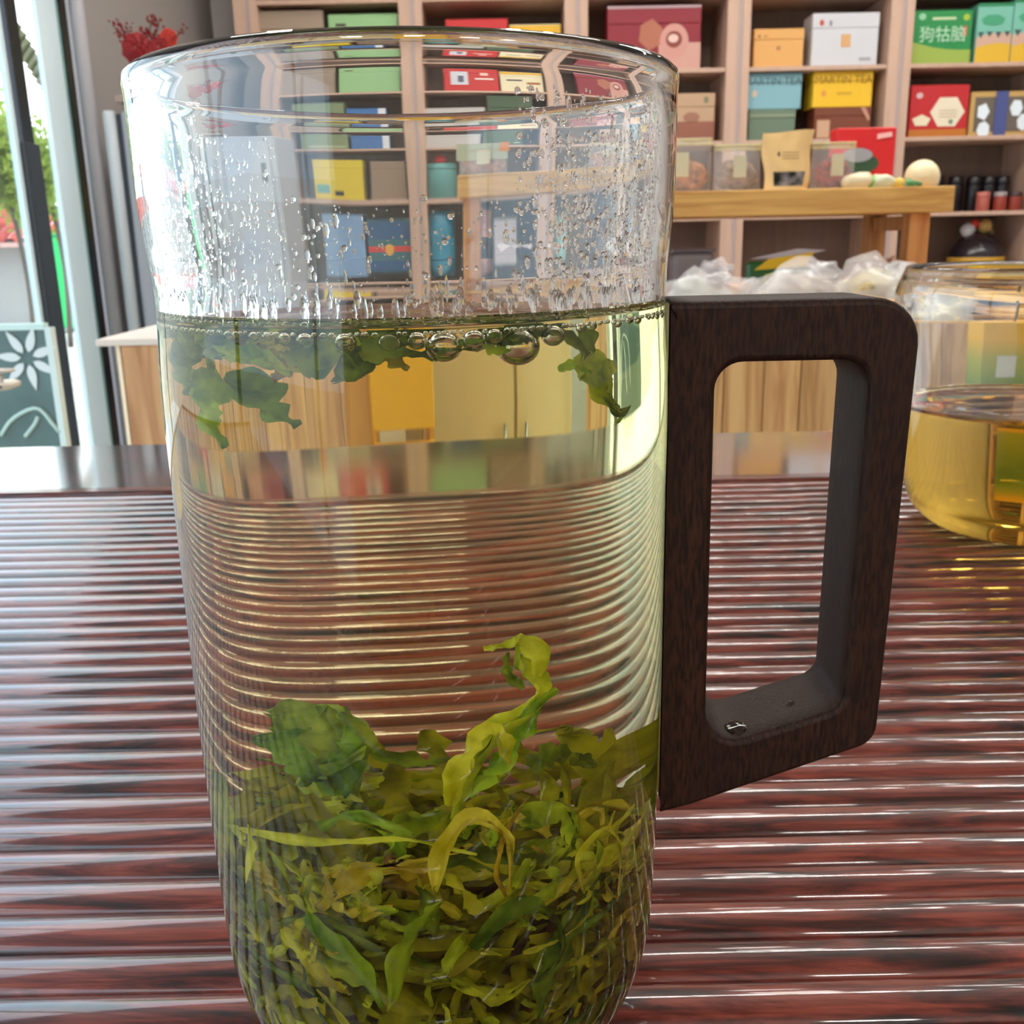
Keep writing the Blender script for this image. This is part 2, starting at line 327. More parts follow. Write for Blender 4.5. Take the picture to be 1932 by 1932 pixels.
# corrugated awning high over the pavement
p0, p1 = at(28, -30, 4.6), at(112, 225, 5.2); aw = empty('corrugated_awning', 'beige corrugated awning sheet over the pavement outside', 'awning', tuple((p0+p1)/2))
V = []; Fc = []; nr = 72; hx = (p1[0]-p0[0])/2*1.1+.04; hz = (p0[2]-p1[2])/2
for k in range(nr+1):
    v = k/nr; z = -hz+2*hz*v; y = .35-.7*v+.02*math.cos(k*math.pi/2)
    V += [(-hx-.1, y, z-.03), (hx+.02, y, z+.03)]
    if k: Fc.append((2*k-2, 2*k-1, 2*k+1, 2*k))
mesh('corrugated_sheet', V, Fc, mat('awning_sheet', rgb(130, 118, 92), .6), aw)
tube('bracket', [(-.12, -.4, -.12), (.1, -.42, .22)], .012, flat(235, 225, 205), aw)
# parked street things: green bin and blue scooter shapes
bc = at(118, 440, 12.5); bx, bt = bc[0], bc[2]
sb = empty('green_bin', 'green wheeled bin on the street outside', 'bin', (bx, 12.5, FL-.12))
box('body', (bx-.17, 12.3, FL-.06), (bx+.17, 12.7, bt-.04), flat(40, 180, 96), sb, .02); box('lid', (bx-.19, 12.29, bt-.039), (bx+.19, 12.71, bt), flat(30, 150, 80), sb, .01)
for dx in (-.09, .09): lathe('wheel', [(.06, -.02), (.06, .02)], flat(40, 40, 40), sb, 16, (dx, .08, .0)).rotation_euler = (0, math.pi/2, 0)

# ================================================================ SHELVING
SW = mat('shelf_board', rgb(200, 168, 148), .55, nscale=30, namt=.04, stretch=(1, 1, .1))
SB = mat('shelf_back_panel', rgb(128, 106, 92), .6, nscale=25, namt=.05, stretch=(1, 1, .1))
SG = mat('shelf_groove', rgb(176, 160, 158), .5)
YS, YD = 4.62, .36
posts = [-1.105, -.385, .34, 1.055, 1.772, 2.49, 3.2]
levels = [-.41, -.09, .228, .556, .862, 1.17, 1.49]
WP = .052
for i in range(len(posts)-1):
    nm = ['nearest the glazed wall', 'second from the glazed wall', 'holding the maroon gift box', 'holding the pale blue and yellow boxes', 'holding the green box and dark jars', 'at the right end of the wall'][i]
    u = empty('shelf_unit', 'tall beige wooden shelf unit %s' % nm, 'shelf', (posts[i], YS, FL), 'beige shelf units along the back wall')
    a, b_ = posts[i], posts[i+1]
    box('side_panel', (a-WP, YS, FL), (a-.001, YS+YD, 1.95), SW, u, .002); 
    if i == 0 or True: box('groove_strip', (a-.0005, YS+.004, FL), (a+.016, YS+YD, 1.95), SG, u)
    box('side_panel', (a+.0165, YS, FL), (a+WP, YS+YD, 1.95), SW, u, .002)
    if i == len(posts)-2: box('side_panel', (b_-WP, YS, FL), (b_, YS+YD, 1.95), SW, u, .002)
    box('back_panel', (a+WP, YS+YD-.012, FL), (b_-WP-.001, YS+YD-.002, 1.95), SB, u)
    for z in levels: box('shelf_board', (a+WP+.0005, YS+.006, z-.018), (b_-WP-.0015, YS+YD-.013, z), SW, u, .0015)
    box('plinth', (a+WP+.0005, YS+.02, FL), (b_-WP-.0015, YS+YD-.013, FL+.1), SW, u)
    box('top_board', (a-WP, YS, 1.952), (b_-WP-.002, YS+YD, 1.98), SW, u)

YX = 4.66      # where the fronts of the goods stand
def level_for(z):
    return max([l for l in levels if l <= z+.05] or [levels[0]])
def gift(x0, y0, x1, y1, label, col, depth=.14, name='gift_box', y=YX, zb=None, group='gift boxes on the shelves', cat='box', rough=.45, lid=True, grp=True, zt=None):
    """closed carton seen at those photo pixels; stands on the shelf below it unless zb is given"""
    a = at(x0, (y0+y1)/2, y); c = at(x1, (y0+y1)/2, y); top = at((x0+x1)/2, y0, y)[2]; bot = at((x0+x1)/2, y1, y)[2]
    if zb is None: zb = level_for(bot)
    if zt: top = zt
    o = empty(name, label, cat, ((a[0]+c[0])/2, y, zb), group if grp else None)
    m = flat(*col, rough=rough) if isinstance(col, tuple) else col
    W, H = (c[0]-a[0])/2, top-zb
    bm = bmesh.new(); box_bm(bm, (-W, 0, 0), (W, depth, H*.72 if lid else H), .0025)
    bmobj('carton', bm, m, o)
    if lid: bm = bmesh.new(); box_bm(bm, (-W-.001, -.001, H*.722), (W+.001, depth+.001, H), .0025); bmobj('lid', bm, m, o)
    return o, W, H
def quad(o, name, W, H, u0, v0, u1, v1, col, y=-.0022, th=.0012, shape=None):
    """flat print on the front of a carton, u,v in -1..1 / 0..1"""
    m = flat(*col) if isinstance(col, tuple) else col
    if shape is None: pts = [(u0*W, v0*H), (u1*W, v0*H), (u1*W, v1*H), (u0*W, v1*H)]
    else:
        cx, cz, rx, rz = (u0+u1)/2*W, (v0+v1)/2*H, (u1-u0)/2*W, (v1-v0)/2*H
        n, ph = shape; pts = [(cx+rx*math.cos(ph+2*math.pi*k/n), cz+rz*math.sin(ph+2*math.pi*k/n)) for k in range(n)]
    return plate(name, pts, y, th, m, o)
DK = (60, 50, 46)
# bay 1, top row to bottom
gift(486, 20, 612, 137, 'taupe carton on the highest visible shelf of the first unit', (160, 142, 124), zb=.862)
o, W, H = gift(622, 26, 752, 137, 'light green flat carton right of the taupe one', (150, 196, 140), zb=.862); quad(o, 'label_patch', W, H, -.8, .8, -.5, .85, DK)
o, W, H = gift(528, 176, 640, 279, 'olive green carton with a pale label strip', (128, 146, 104)); quad(o, 'label_strip', W, H, -.7, .05, .9, .2, (170, 176, 140))
o, W, H = gift(646, 190, 728, 279, 'bright blue carton with a white corner', (52, 112, 176)); quad(o, 'white_panel', W, H, .62, 0, 1, .99, (225, 230, 238))
o, W, H = gift(560, 318, 672, 412, 'bright yellow carton with a small blue mark', (228, 205, 20)); quad(o, 'blue_mark', W, H, -.9, .12, -.4, .25, (90, 170, 160)); quad(o, 'dark_mark', W, H, -.2, .08, .2, .16, (40, 50, 40))
gift(688, 322, 764, 412, 'taupe carton beside the yellow one', (150, 128, 108))
o, W, H = gift(578, 448, 674, 545, 'light blue carton on the shelf below the yellow one', (136, 176, 220), zb=-.09); quad(o, 'emblem', W, H, -.7, .1, -.35, .3, (210, 190, 160), shape=(12, 0))
o, W, H = gift(682, 452, 776, 545, 'teal carton with a red band and gold disc', (44, 110, 124), zb=-.09)
quad(o, 'red_band', W, H, -1, .5, 1, .6, (215, 60, 58)); quad(o, 'gold_disc', W, H, -.2, .42, .2, .68, (228, 170, 70), y=-.0035, shape=(20, 0)); quad(o, 'blue_band', W, H, -1, .84, 1, .98, (30, 90, 140))
# bay 2
o, W, H = gift(842, 36, 958, 131, 'red carton with a pale picture panel, left of a cream one', (200, 40, 44), zb=.862)
quad(o, 'picture_panel', W, H, -.75, .25, -.15, .8, (214, 216, 226)); quad(o, 'dark_figure', W, H, -.5, .35, -.3, .6, (90, 96, 120), y=-.004); quad(o, 'brush_stroke', W, H, .1, .45, .8, .52, (240, 225, 215)); quad(o, 'brush_stroke', W, H, .3, .62, .6, .74, (240, 200, 190))
o, W, H = gift(962, 46, 1058, 131, 'cream carton with yellow top band beside the red one', (236, 226, 190), zb=.862); quad(o, 'yellow_band', W, H, -1, .8, 1, .98, (228, 180, 50)); quad(o, 'brush_stroke', W, H, -.7, .5, 0, .56, DK); quad(o, 'brush_stroke', W, H, .2, .35, .85, .45, (170, 110, 50))
gift(800, 190, 926, 279, 'low white carton left of the dark green one', (196, 190, 186)); 
o, W, H = gift(931, 155, 1029, 279, 'dark green carton with a small mark at its corner', (72, 96, 70)); quad(o, 'corner_mark', W, H, .6, .1, .9, .16, (170, 190, 160))
# round teal tin with a red knob
def tin(x0, y0, x1, y1, label, col, zb=None, name='tea_tin', y=YX+.1, knob=None, band=None, grp=None, lidc=None):
    a = at(x0, (y0+y1)/2, y); c = at(x1, (y0+y1)/2, y); top = at((x0+x1)/2, y0, y)[2]; bot = at((x0+x1)/2, y1, y)[2]
    if zb is None: zb = level_for(bot)
    R = (c[0]-a[0])/2; H = top-zb; o = empty(name, label, 'tin' if 'tin' in name else 'jar', ((a[0]+c[0])/2, y, zb), grp)
    m = flat(*col, .3)
    lathe('body', [(R*.94, 0), (R, .004), (R, H*.72), (R*.96, H*.76)], m, o, 32)
    lathe('lid', [(R*1.0, H*.762), (R*1.01, H*.8), (R*.97, H*.97), (R*.8, H)], flat(*(lidc or col), .3), o, 32)
    if knob: lathe('knob', [(R*.3, H+.0005), (R*.45, H+R*.3), (R*.3, H+R*.6), (0.001, H+R*.7)], flat(*knob, .4), o, 20)
    if band: lathe('band', [(R*1.004, H*.3), (R*1.012, H*.31), (R*1.012, H*.38), (R*1.004, H*.39)], flat(*band, .4), o, 32, cap0=False, cap1=False)
    return o
tin(806, 330, 880, 412, 'round teal tin with a red knob on its lid', (96, 160, 158), knob=(222, 60, 70))
tin(812, 440, 878, 545, 'turquoise tin with pale bands', (26, 140, 172), zb=-.09, band=(170, 210, 215))
tin(895, 445, 928, 545, 'dark teal tin behind the stand leg', (30, 90, 110), zb=-.09)
tin(930, 440, 962, 545, 'small black tin with pale pink lid', (40, 36, 40), zb=-.09, lidc=(220, 170, 160))
gift(966, 452, 1020, 545, 'pale grey carton between the tins on the fourth shelf', (180, 172, 176), zb=-.09)
tin(1112, 452, 1150, 545, 'pale aqua tin on the shelf of the maroon box unit', (140, 200, 196), zb=-.09)
# bay 3
o, W, H = gift(1146, 10, 1322, 126, 'large maroon gift box with a photo of tea bowls', (140, 34, 50), depth=.16, zb=.862)
quad(o, 'lid_edge', W, H, -1, .955, 1, .995, (206, 180, 188))
quad(o, 'picture_panel', W, H, .1, .0, 1, .42, (205, 158, 144)); quad(o, 'tea_bowl', W, H, .12, .16, .74, .72, (206, 150, 140), y=-.0034, shape=(18, 0)); quad(o, 'bowl_inside', W, H, .25, .34, .6, .6, (140, 66, 56), y=-.0046, shape=(18, 0)); quad(o, 'bowl_rim', W, H, .3, .42, .52, .55, (230, 196, 186), y=-.0058, shape=(18, 0)); quad(o, 'brown_shape', W, H, -.35, .3, .2, .8, (176, 106, 84), y=-.0029, shape=(6, .4)); quad(o, 'small_print', W, H, -.1, .06, .06, .2, (110, 50, 50), y=-.0046)
o, W, H = gift(1256, 176, 1348, 272, 'beige carton with a brown landscape print', (190, 158, 128)); quad(o, 'brown_print', W, H, -1, .0, 1, .42, (146, 92, 74)); quad(o, 'brown_print', W, H, -.3, .4, .4, .62, (160, 112, 90), shape=(7, .2)); quad(o, 'seal_mark', W, H, .55, .8, .72, .92, (120, 124, 96))
# bay 4
o, W, H = gift(1422, 54, 1516, 126, 'orange kraft gift box left of the white one', (222, 168, 98), zb=.862)
quad(o, 'logo_mark', W, H, -.84, .78, -.74, .84, (70, 52, 40), shape=(10, 0)); quad(o, 'logo_mark', W, H, -.62, .78, -.46, .84, (190, 140, 80)); quad(o, 'seal_mark', W, H, -.1, .44, .08, .56, (176, 124, 76), shape=(14, 0))
o, W, H = gift(1532, 24, 1657, 126, 'large white gift box with a gold square', (206, 208, 214), zb=.862)
quad(o, 'gold_square', W, H, -.12, .36, .16, .6, (212, 166, 112)); quad(o, 'red_logo', W, H, -.8, .76, -.66, .88, (190, 70, 50), shape=(10, 0)); quad(o, 'grey_logo', W, H, -.5, .76, -.42, .86, (130, 130, 136)); quad(o, 'small_print', W, H, .45, .1, .8, .16, (160, 160, 168))
bl, bW, bH = gift(1412, 206, 1500, 268, 'sage green carton under the pale blue box', (104, 124, 104)); quad(bl, 'pale_band', bW, bH, -.99, .74, .95, .84, (136, 148, 122))
o, W, H = gift(1411, 138, 1512, 206, 'pale blue gift box lying on the sage green carton', (130, 178, 190), zb=bl.location.z+bH, depth=.15)
text('lettering', 'MARTIN TEA', .045, flat(70, 96, 98), o, (-.01, -.0025, H-.048)); quad(o, 'seal_mark', W, H, -.86, .34, -.64, .54, (206, 184, 164), shape=(8, 0))
br, bW, bH = gift(1536, 202, 1642, 268, 'chestnut brown carton with a beige label under the yellow box', (120, 62, 40)); quad(br, 'beige_label', bW, bH, -.9, .05, -.45, .6, (200, 160, 130)); plate('pink_edge_strip', [(.62*bW, .98*bH), (.78*bW, .98*bH), (.98*bW, .62*bH), (.9*bW, .55*bH)], -.0022, .001, flat(196, 146, 126), br)
o, W, H = gift(1534, 134, 1646, 201, 'yellow gift box lying on the chestnut brown carton', (236, 190, 40), zb=br.location.z+bH, depth=.15)
text('lettering', 'MARTIN TEA', .045, flat(150, 110, 20), o, (0, -.0025, H-.05)); quad(o, 'seal_mark', W, H, -.72, .3, -.55, .48, (224, 150, 80), shape=(12, 0)); quad(o, 'small_print', W, H, -.2, .34, .3, .42, (206, 160, 30))
# bay 5
def wavy(o, W, H, v0, v1, amp, col, nm, ph=0, y=-.0022):
    pts = [(-W*.995, .002)]+[(W*.995, .002)]+[(W*.995*(1-2*k/12), H*(v1+(v0-v1)*k/12+amp*math.sin(ph+k/12*3.14))) for k in range(13)]
    plate(nm, pts, y, .001, flat(*col), o)
o, W, H = gift(1722, 19, 1833, 124, 'bright green gift box with white brush characters', (30, 138, 72), zb=.862, lid=False)
wavy(o, W, H, .42, .26, -.05, (152, 176, 76), 'yellow_green_field')
text('lettering', '狗牯脑', .07, flat(190, 232, 200), o, (.0, -.0028, H*.44)); quad(o, 'ribbon_strip', W, H, -.38, .82, .42, .87, (190, 214, 170)); quad(o, 'yellow_badge', W, H, .66, .8, .88, .92, (170, 196, 60), shape=(12, 0)); quad(o, 'red_seal', W, H, .68, .52, .82, .7, (196, 92, 70)); quad(o, 'white_logo', W, H, -.85, .82, -.6, .95, (150, 210, 170), shape=(8, 0))
for k, (a, c, t) in enumerate(((1842, 1908, 6), (1910, 1990, -2))):
    o, W, H = gift(a, t, c, 124, ['aqua and yellow landscape gift box beside the bright green one', 'taller aqua and yellow landscape gift box at the right edge'][k], (120, 190, 170), zb=.862, lid=False)
    wavy(o, W, H, .44, .50, .03, (206, 170, 150), 'village_band', y=-.0018); wavy(o, W, H, .26, .32, .04, (222, 180, 50), 'yellow_field', y=-.0026)
    for q in range(4): quad(o, 'dark_roof', W, H, -.95+q*.5, .42+.02*(q % 2), -.55+q*.5, .56, (70, 80, 92), y=-.003, shape=(3, .52))
    quad(o, 'top_band', W, H, -1, .95, 1, 1, (40, 140, 90)); quad(o, 'hill_print', W, H, -.8, .62, .6, .82, (70, 160, 120), y=-.0018, shape=(7, .3))
o, W, H = gift(1716, 160, 1826, 266, 'red gift box with a cream hexagon label', (190, 34, 40), lid=False)
quad(o, 'cream_hexagon', W, H, -.3, .16, .88, .8, (232, 222, 196), shape=(6, 0)); quad(o, 'amber_band', W, H, -1, .0, 1, .15, (186, 112, 36)); quad(o, 'white_logo', W, H, -.82, .74, -.58, .86, (210, 180, 180), shape=(8, 0)); quad(o, 'flower_print', W, H, -.92, .2, -.25, .44, (230, 220, 190), shape=(5, .3), y=-.0034)
for q in range(3): quad(o, 'print_line', W, H, .0, .5-.06*q, .62, .515-.06*q, (190, 160, 130), y=-.0038)
quad(o, 'green_mark', W, H, .35, .24, .5, .34, (110, 140, 120), y=-.0038, shape=(8, 0))
o, W, H = gift(1830, 172, 1985, 266, 'gold framed gift box wrapped in cellophane with a blue ribbon', (196, 160, 96), lid=False)
quad(o, 'dark_tray', W, H, -.9, .1, .95, .88, (104, 94, 84)); quad(o, 'blue_ribbon', W, H, -.42, 0, -.12, 1, (72, 82, 140), y=-.007)
for q, (u, v) in enumerate(((-.7, .55), (.1, .62), (.3, .3), (.65, .6), (.7, .2), (-.66, .14))): quad(o, 'wrapped_packet', W, H, u-.16, v-.2, u+.16, v+.2, (226, 238, 246), y=-.005, shape=(5+q % 3, q))
for k, x in enumerate((1752, 1788, 1822, 1850, 1876)): tin(x, 332, x+26, 402, ['black jar tallest by the stand end', 'black jar second from the stand end', 'black jar third from the stand end', 'black jar fourth from the stand end', 'black jar behind the small red jars'][k], (26, 22, 28), name='lidded_jar', zb=.228, y=YX+.16, grp='dark jars on the right unit')
for k, (x, c) in enumerate(((1842, (176, 92, 80)), (1874, (150, 60, 46)), (1902, (140, 54, 40)))): tin(x, 362, x+24, 402, ['small rose red jar leftmost of the three small jars', 'small red jar with a grey lid, middle of three', 'small red jar with a dark lid, rightmost of three'][k], c, name='lidded_jar', zb=.228, y=YX+.04, grp='small red jars on the right unit', lidc=[(190, 110, 96), (150, 140, 140), (60, 40, 40)][k])
# dark round bottle with a white and gold bow
c = at(1850, 500, YX+.06); o = empty('wine_jar', 'big dark round jar topped with a white, red and gold bow', 'jar', (c[0], YX+.12, -.09))
lathe('body', [(.06, 0), (.115, .03), (.125, .09), (.12, .14), (.085, .19), (.05, .21)], flat(38, 32, 36, .2), o, 32)
lathe('yellow_band', [(.127, .085), (.129, .09), (.129, .105), (.127, .11)], flat(196, 150, 50), o, 32, cap0=False, cap1=False)
for k, (dx, dz, cc, s) in enumerate(((-.05, .235, (226, 226, 230), .034), (-.02, .262, (214, 60, 50), .022), (.03, .25, (204, 168, 96), .034), (.06, .225, (90, 70, 50), .024))):
    bm = bmesh.new(); bmesh.ops.create_icosphere(bm, subdivisions=2, radius=s)
    for v in bm.verts: v.co *= 1+.25*noise.noise(v.co*70+Vector((k, 0, 0)))
    bmobj('bow_loop', bm, flat(*cc), o, True, (dx, 0, dz))
gift(2100, 180, 2210, 266, 'brown carton in the right end unit', (130, 90, 70)); gift(2060, 60, 2170, 124, 'green carton in the right end unit', (60, 120, 80), zb=.862)

# ================================================================ DISPLAY STAND (pine)
PV = pine('pine_planks', (228, 184, 124)); PH = pine('pine_board', (218, 172, 96), False); PG = pine('pine_post', (206, 146, 84))
st = empty('display_stand', 'pine display stand with a top deck, legs and plank crates below', 'stand', (.6, 2.9, FL))
zt, zbk = .262, .196
box('top_board', (-.088, 2.6, zbk), (1.205, 3.05, zt), PH, st, .003)
ZC = -.0125   # crate rim height
for x in (-.07, 1.115):
    box('post', (x, 2.66, FL), (x+.055, 2.72, zbk-.0005), PG, st, .002); box('post', (x, 2.98, FL), (x+.055, 3.04, zbk-.0005), PG, st, .002)
box('rail', (1.128, 2.722, .15), (1.158, 2.978, .19), PG, st); box('rail', (1.128, 2.722, .02), (1.158, 2.978, .07), PG, st)
box('rail', (-.058, 2.722, .02), (-.028, 2.978, .07), PG, st)
box('shelf_board', (-.1, 2.15, -.13), (1.35, 2.658, -.115), PH, st)
x = -.1; k = 0
while x < 1.35:
    wd = (.085, .1, .072, .093)[k % 4]; xe = min(x+wd, 1.35); yy = 2.118+.003*((k*7) % 3)
    p = box('plank', (x+.001, yy, FL+.02), (xe-.0015, yy+.02, ZC-.006), PV, st, .0015)
    x += wd; k += 1
box('rim_board', (-.105, 2.112, ZC-.005), (1.355, 2.15, ZC+.012), PH, st, .002)
box('rim_board', (-.105, 2.62, ZC-.005), (1.355, 2.655, ZC+.012), PH, st, .002)
for xx in (-.105, .37, .86, 1.32): box('rim_board', (xx, 2.1505, ZC-.005), (xx+.035, 2.6195, ZC+.012), PH, st, .002)
for xx in (.012, .48, .97):
    for zz, hh in ((-.3, .004), (-.5, .004)): pass

def blob(name, c, r, m, parent, seed=0, amp=.25, fr=12, sub=3, loc=True):
    bm = bmesh.new(); bmesh.ops.create_icosphere(bm, subdivisions=sub, radius=1)
    for v in bm.verts:
        q = v.co.copy(); d = 1+amp*noise.noise(q*1.7+Vector((seed, 0, 0)))+amp*.5*noise.noise(q*4+Vector((0, seed, 0)))
        v.co = Vector((q.x*r[0]*d, q.y*r[1]*d, max(q.z, -.75)*r[2]*d))
    return bmobj(name, bm, m, parent, True, c)
# goods in the crates
FILM = film_mat('clear_film', .3); FILM2 = film_mat('clear_film_light', .16, (.95, .95, .97, 1))
def bagged(x, y, Y, r, label, inner, seed, grp='bags of dried goods in the crates', zb=-.115, film=FILM, squash=1):
    c = at(x, y, Y); o = empty('plastic_bag', label, 'bag', (c[0], Y, zb), grp)
    h = max(.03, (c[2]-zb))
    blob('contents', (0, 0, h*.42), (r*.9, r*.7, h*.5), flat(*inner, .7, nscale=60, namt=.25), o, seed+3, .3)
    blob('film', (0, 0, h*.46), (r*1.08, r*.84, h*.6), film, o, seed, .35)
    blob('knot', (r*.5, -r*.2, h*.95), (r*.3, r*.2, r*.16), film, o, seed+9, .5, sub=3)
    return o
bagged(1310, 520, 2.36, .1, 'clear bag of pale grey slices at the mug side of the crate', (176, 176, 164), 1)
bagged(1395, 525, 2.5, .06, 'small amber bag in the crate below the deck', (190, 130, 60), 2)
bagged(1500, 505, 2.3, .13, 'large clear bag of off-white pieces in the middle crate', (196, 184, 172), 3)
bagged(1650, 500, 2.4, .11, 'clear bag of cream coloured roots beside the large bag', (196, 180, 134), 4)
bagged(1745, 505, 2.32, .09, 'clear bag of cream roots at the right end crate', (200, 186, 140), 5)
bagged(1000, 505, 2.4, .1, 'clear bag of brown dried fruit behind the mug', (150, 110, 84), 6)
bagged(1110, 510, 2.35, .09, 'clear bag of dried goods with a green corner, behind the mug', (110, 130, 90), 7)
bagged(1350, 498, 2.58, .06, 'dark brown dried fungus bag at the back of the crate', (96, 56, 40), 8)
# green and yellow pack, red pack lying at the back
c = at(1460, 490, 2.75); o = empty('snack_pack', 'green foil pack with a yellow top stripe leaning at the crate back', 'pack', (c[0], 2.69, -.0))
bm = bmesh.new(); box_bm(bm, (-.088, 0, 0), (.082, .03, .075), .008); bmobj('pouch', bm, flat(24, 98, 44, .3), o)
plate('yellow_stripe', [(-.07, .052), (.07, .06), (.095, .098), (-.03, .082)], -.004, .002, flat(228, 186, 20), o)
plate('silver_edge', [(-.085, .082), (.05, .085), (.13, .102), (.05, .108)], .004, .002, flat(190, 180, 186, .3), o)
plate('yellow_print', [(-.045, .01), (-.02, .012), (-.015, .045), (-.04, .04)], -.003, .001, flat(170, 180, 50), o); plate('yellow_print', [(.0, .02), (.035, .02), (.03, .045), (.005, .042)], -.003, .001, flat(170, 180, 50), o)
c = at(1625, 492, 2.75); o = empty('snack_pack', 'dark red foil pack lying behind the cream roots', 'pack', (c[0], 2.69, 0.0)); 
plate('pouch', [(-.07, 0), (.07, .0), (.075, .05), (.02, .058), (-.04, .07), (-.06, .04)], 0, .03, flat(130, 16, 26, .3), o)
plate('tie_ribbon', [(.03, .05), (.032, .055), (.075, .085), (.074, .08)], .01, .003, flat(150, 40, 40), o)
box('stand_in_ledge', (-.05, 2.6705, -.02), (1.11, 2.74, -.001), PH, st).name = 'back_ledge'

# goods on the top deck
def zip_bag(x0, x1, y0, Y, label, inner, lab, seed):
    a = at(x0, 320, Y); c = at(x1, 320, Y); t = at(x0, y0, Y)[2]; W = (c[0]-a[0])/2; H = t-zt
    o = empty('zip_bag', label, 'bag', ((a[0]+c[0])/2, Y, zt), 'clear zip bags on the top deck')
    blob('contents', (0, .005, H*.32), (W*.86, .03, H*.36), flat(*inner, .7, nscale=50, namt=.35), o, seed, .2)
    n = 9; V = []; Fc = []
    for j in range(7):
        v = j/6
        for side in (-1, 1):
            for i in range(n):
                u = -1+2*i/(n-1); th = .036*(1-v)**.8*(1-u*u)**.5+.002
                V.append((u*W, side*th+.004*math.sin(u*9+seed+v*4), v*H))
    for j in range(6):
        for s in range(2):
            for i in range(n-1):
                q = j*2*n+s*n+i; Fc.append((q, q+1, q+1+2*n, q+2*n))
    mesh('film', V, Fc, FILM2, o, True)
    for q in range(2): box('zip_strip', (o.location.x-W*.98, Y-.006, zt+H*(.86+.075*q)), (o.location.x+W*.98, Y+.006, zt+H*(.91+.075*q)), flat(206, 196, 140), o, .001)
    plate('paper_label', [(-W*.3, H*.28), (W*.25, H*.28), (W*.25, H*.72), (-W*.3, H*.72)], -.045, .0008, flat(206, 200, 168), o)
    return o
zip_bag(1214, 1342, 262, 2.72, 'clear zip bag of tan dried goods beside the mug rim', (178, 120, 78), 1, 1)
zip_bag(1346, 1434, 272, 2.7, 'clear zip bag of brown dried goods left of the kraft pouch', (140, 110, 84), 1, 2)
zip_bag(1530, 1612, 268, 2.72, 'clear zip bag of red dried goods right of the kraft pouch', (140, 50, 38), 1, 3)
o = zip_bag(884, 992, 258, 2.7, 'grey-green pouch with an orange corner seen through the mug', (150, 100, 64), 1, 4)
plate('pale_panel', [(-.085, .065), (.08, .065), (.08, .15), (-.085, .15)], -.04, .001, flat(176, 180, 150), o); plate('orange_corner', [(.05, .1), (.085, .1), (.085, .155), (.055, .155)], -.043, .001, flat(222, 130, 30), o)
# kraft pouch with window
a = at(1436, 300, 2.66); c = at(1532, 300, 2.66); W = (c[0]-a[0])/2; H = at(1480, 248, 2.66)[2]-zt
o = empty('kraft_pouch', 'kraft paper pouch with a clear window at its foot', 'pouch', ((a[0]+c[0])/2, 2.66, zt))
V = []; Fc = []; n = 13
for j in range(11):
    v = j/10
    for s in (-1, 1):
        for i in range(n):
            u = -1+2*i/(n-1); th = .038*(1-v)*(1-u*u)**.5+.0015; wv = .86+.14*v
            V.append((u*W*wv+.004*math.sin(v*7), s*th+.004*noise.noise(Vector((u*3, v*4, s))), v*H+(.004*math.sin(u*2) if v > .9 else 0)))
for j in range(10):
    for s in range(2):
        for i in range(n-1):
            q = j*2*n+s*n+i; Fc.append((q, q+1, q+1+2*n, q+2*n))
mesh('paper', V, Fc, flat(218, 182, 122, .5), o, True)
plate('window_film', [(-W*.62, H*.06), (W*.5, H*.06), (W*.58, H*.3), (-W*.66, H*.3)], -.044, .0008, flat(126, 118, 118, .2, nscale=40, namt=.5), o)
plate('leaf_mark', [(-W*.5, H*.6), (-W*.42, H*.55), (-W*.38, H*.6), (-W*.44, H*.66)], -.034, .0008, flat(96, 96, 70), o)
for q in range(3): plate('print_line', [(-W*.3, H*(.62-.05*q)), (W*.35, H*(.62-.05*q)), (W*.35, H*(.635-.05*q)), (-W*.3, H*(.635-.05*q))], -.034, .0008, flat(150, 120, 76), o)
# red box leaning behind, dome lamp, tray of wrapped fruit
a = at(1570, 285, 2.98); c = at(1680, 285, 2.98)
o = empty('gift_box', 'red gift box with a dark green oval standing on the top deck', 'box', ((a[0]+c[0])/2, 2.94, zt), 'gift boxes on the top deck')
Hh = at(1650, 243, 2.98)[2]-zt; W = (c[0]-a[0])/2; bm = bmesh.new(); box_bm(bm, (-W, 0, 0), (W, .07, Hh), .003); q = bmobj('carton', bm, flat(206, 28, 34), o)
plate('green_oval', [(-.02+.06*math.cos(t*.4), Hh*.45+.03*math.sin(t*.4)) for t in range(16)], -.002, .001, flat(40, 80, 56), o); plate('grey_oval', [(-.025+.045*math.cos(t*.4), Hh*.58+.02*math.sin(t*.4)) for t in range(16)], -.0035, .001, flat(150, 160, 170), o)
plate('white_print', [(W*.35, Hh*.82), (W*.85, Hh*.86), (W*.83, Hh*.93), (W*.35, Hh*.9)], -.002, .001, flat(240, 190, 190), o); plate('amber_band', [(-W, 0), (W, 0), (W, Hh*.12), (-W, Hh*.12)], -.002, .001, flat(220, 150, 90), o)
c = at(1738, 352, 2.75); o = empty('dome_lamp', 'cream dome shaped ball standing at the deck end', 'ornament', (c[0], 2.75, zt))
R = .047; lathe('dome', [(R*.8, 0), (R*.95, .012)]+[(R*math.cos(t), .03+R*math.sin(t)) for t in np.linspace(-.3, 1.5, 14)]+[(.0005, .03+R)], flat(226, 210, 170, .35), o, 40)
def wrapped(x, y, label, cc, r, seed):
    c = at(x, y, 2.68); o = empty('wrapped_candy', label, 'candy', (c[0], 2.67, zt), 'wrapped sweets on the top deck')
    blob('wrapper', (0, 0, r*.6), (r*1.5, r*.8, r*.85), flat(*cc, .25), o, seed, .4, sub=2); blob('twist', (r*1.8, 0, r*.6), (r*.6, r*.25, r*.5), flat(*cc, .25), o, seed+4, .5, sub=1)
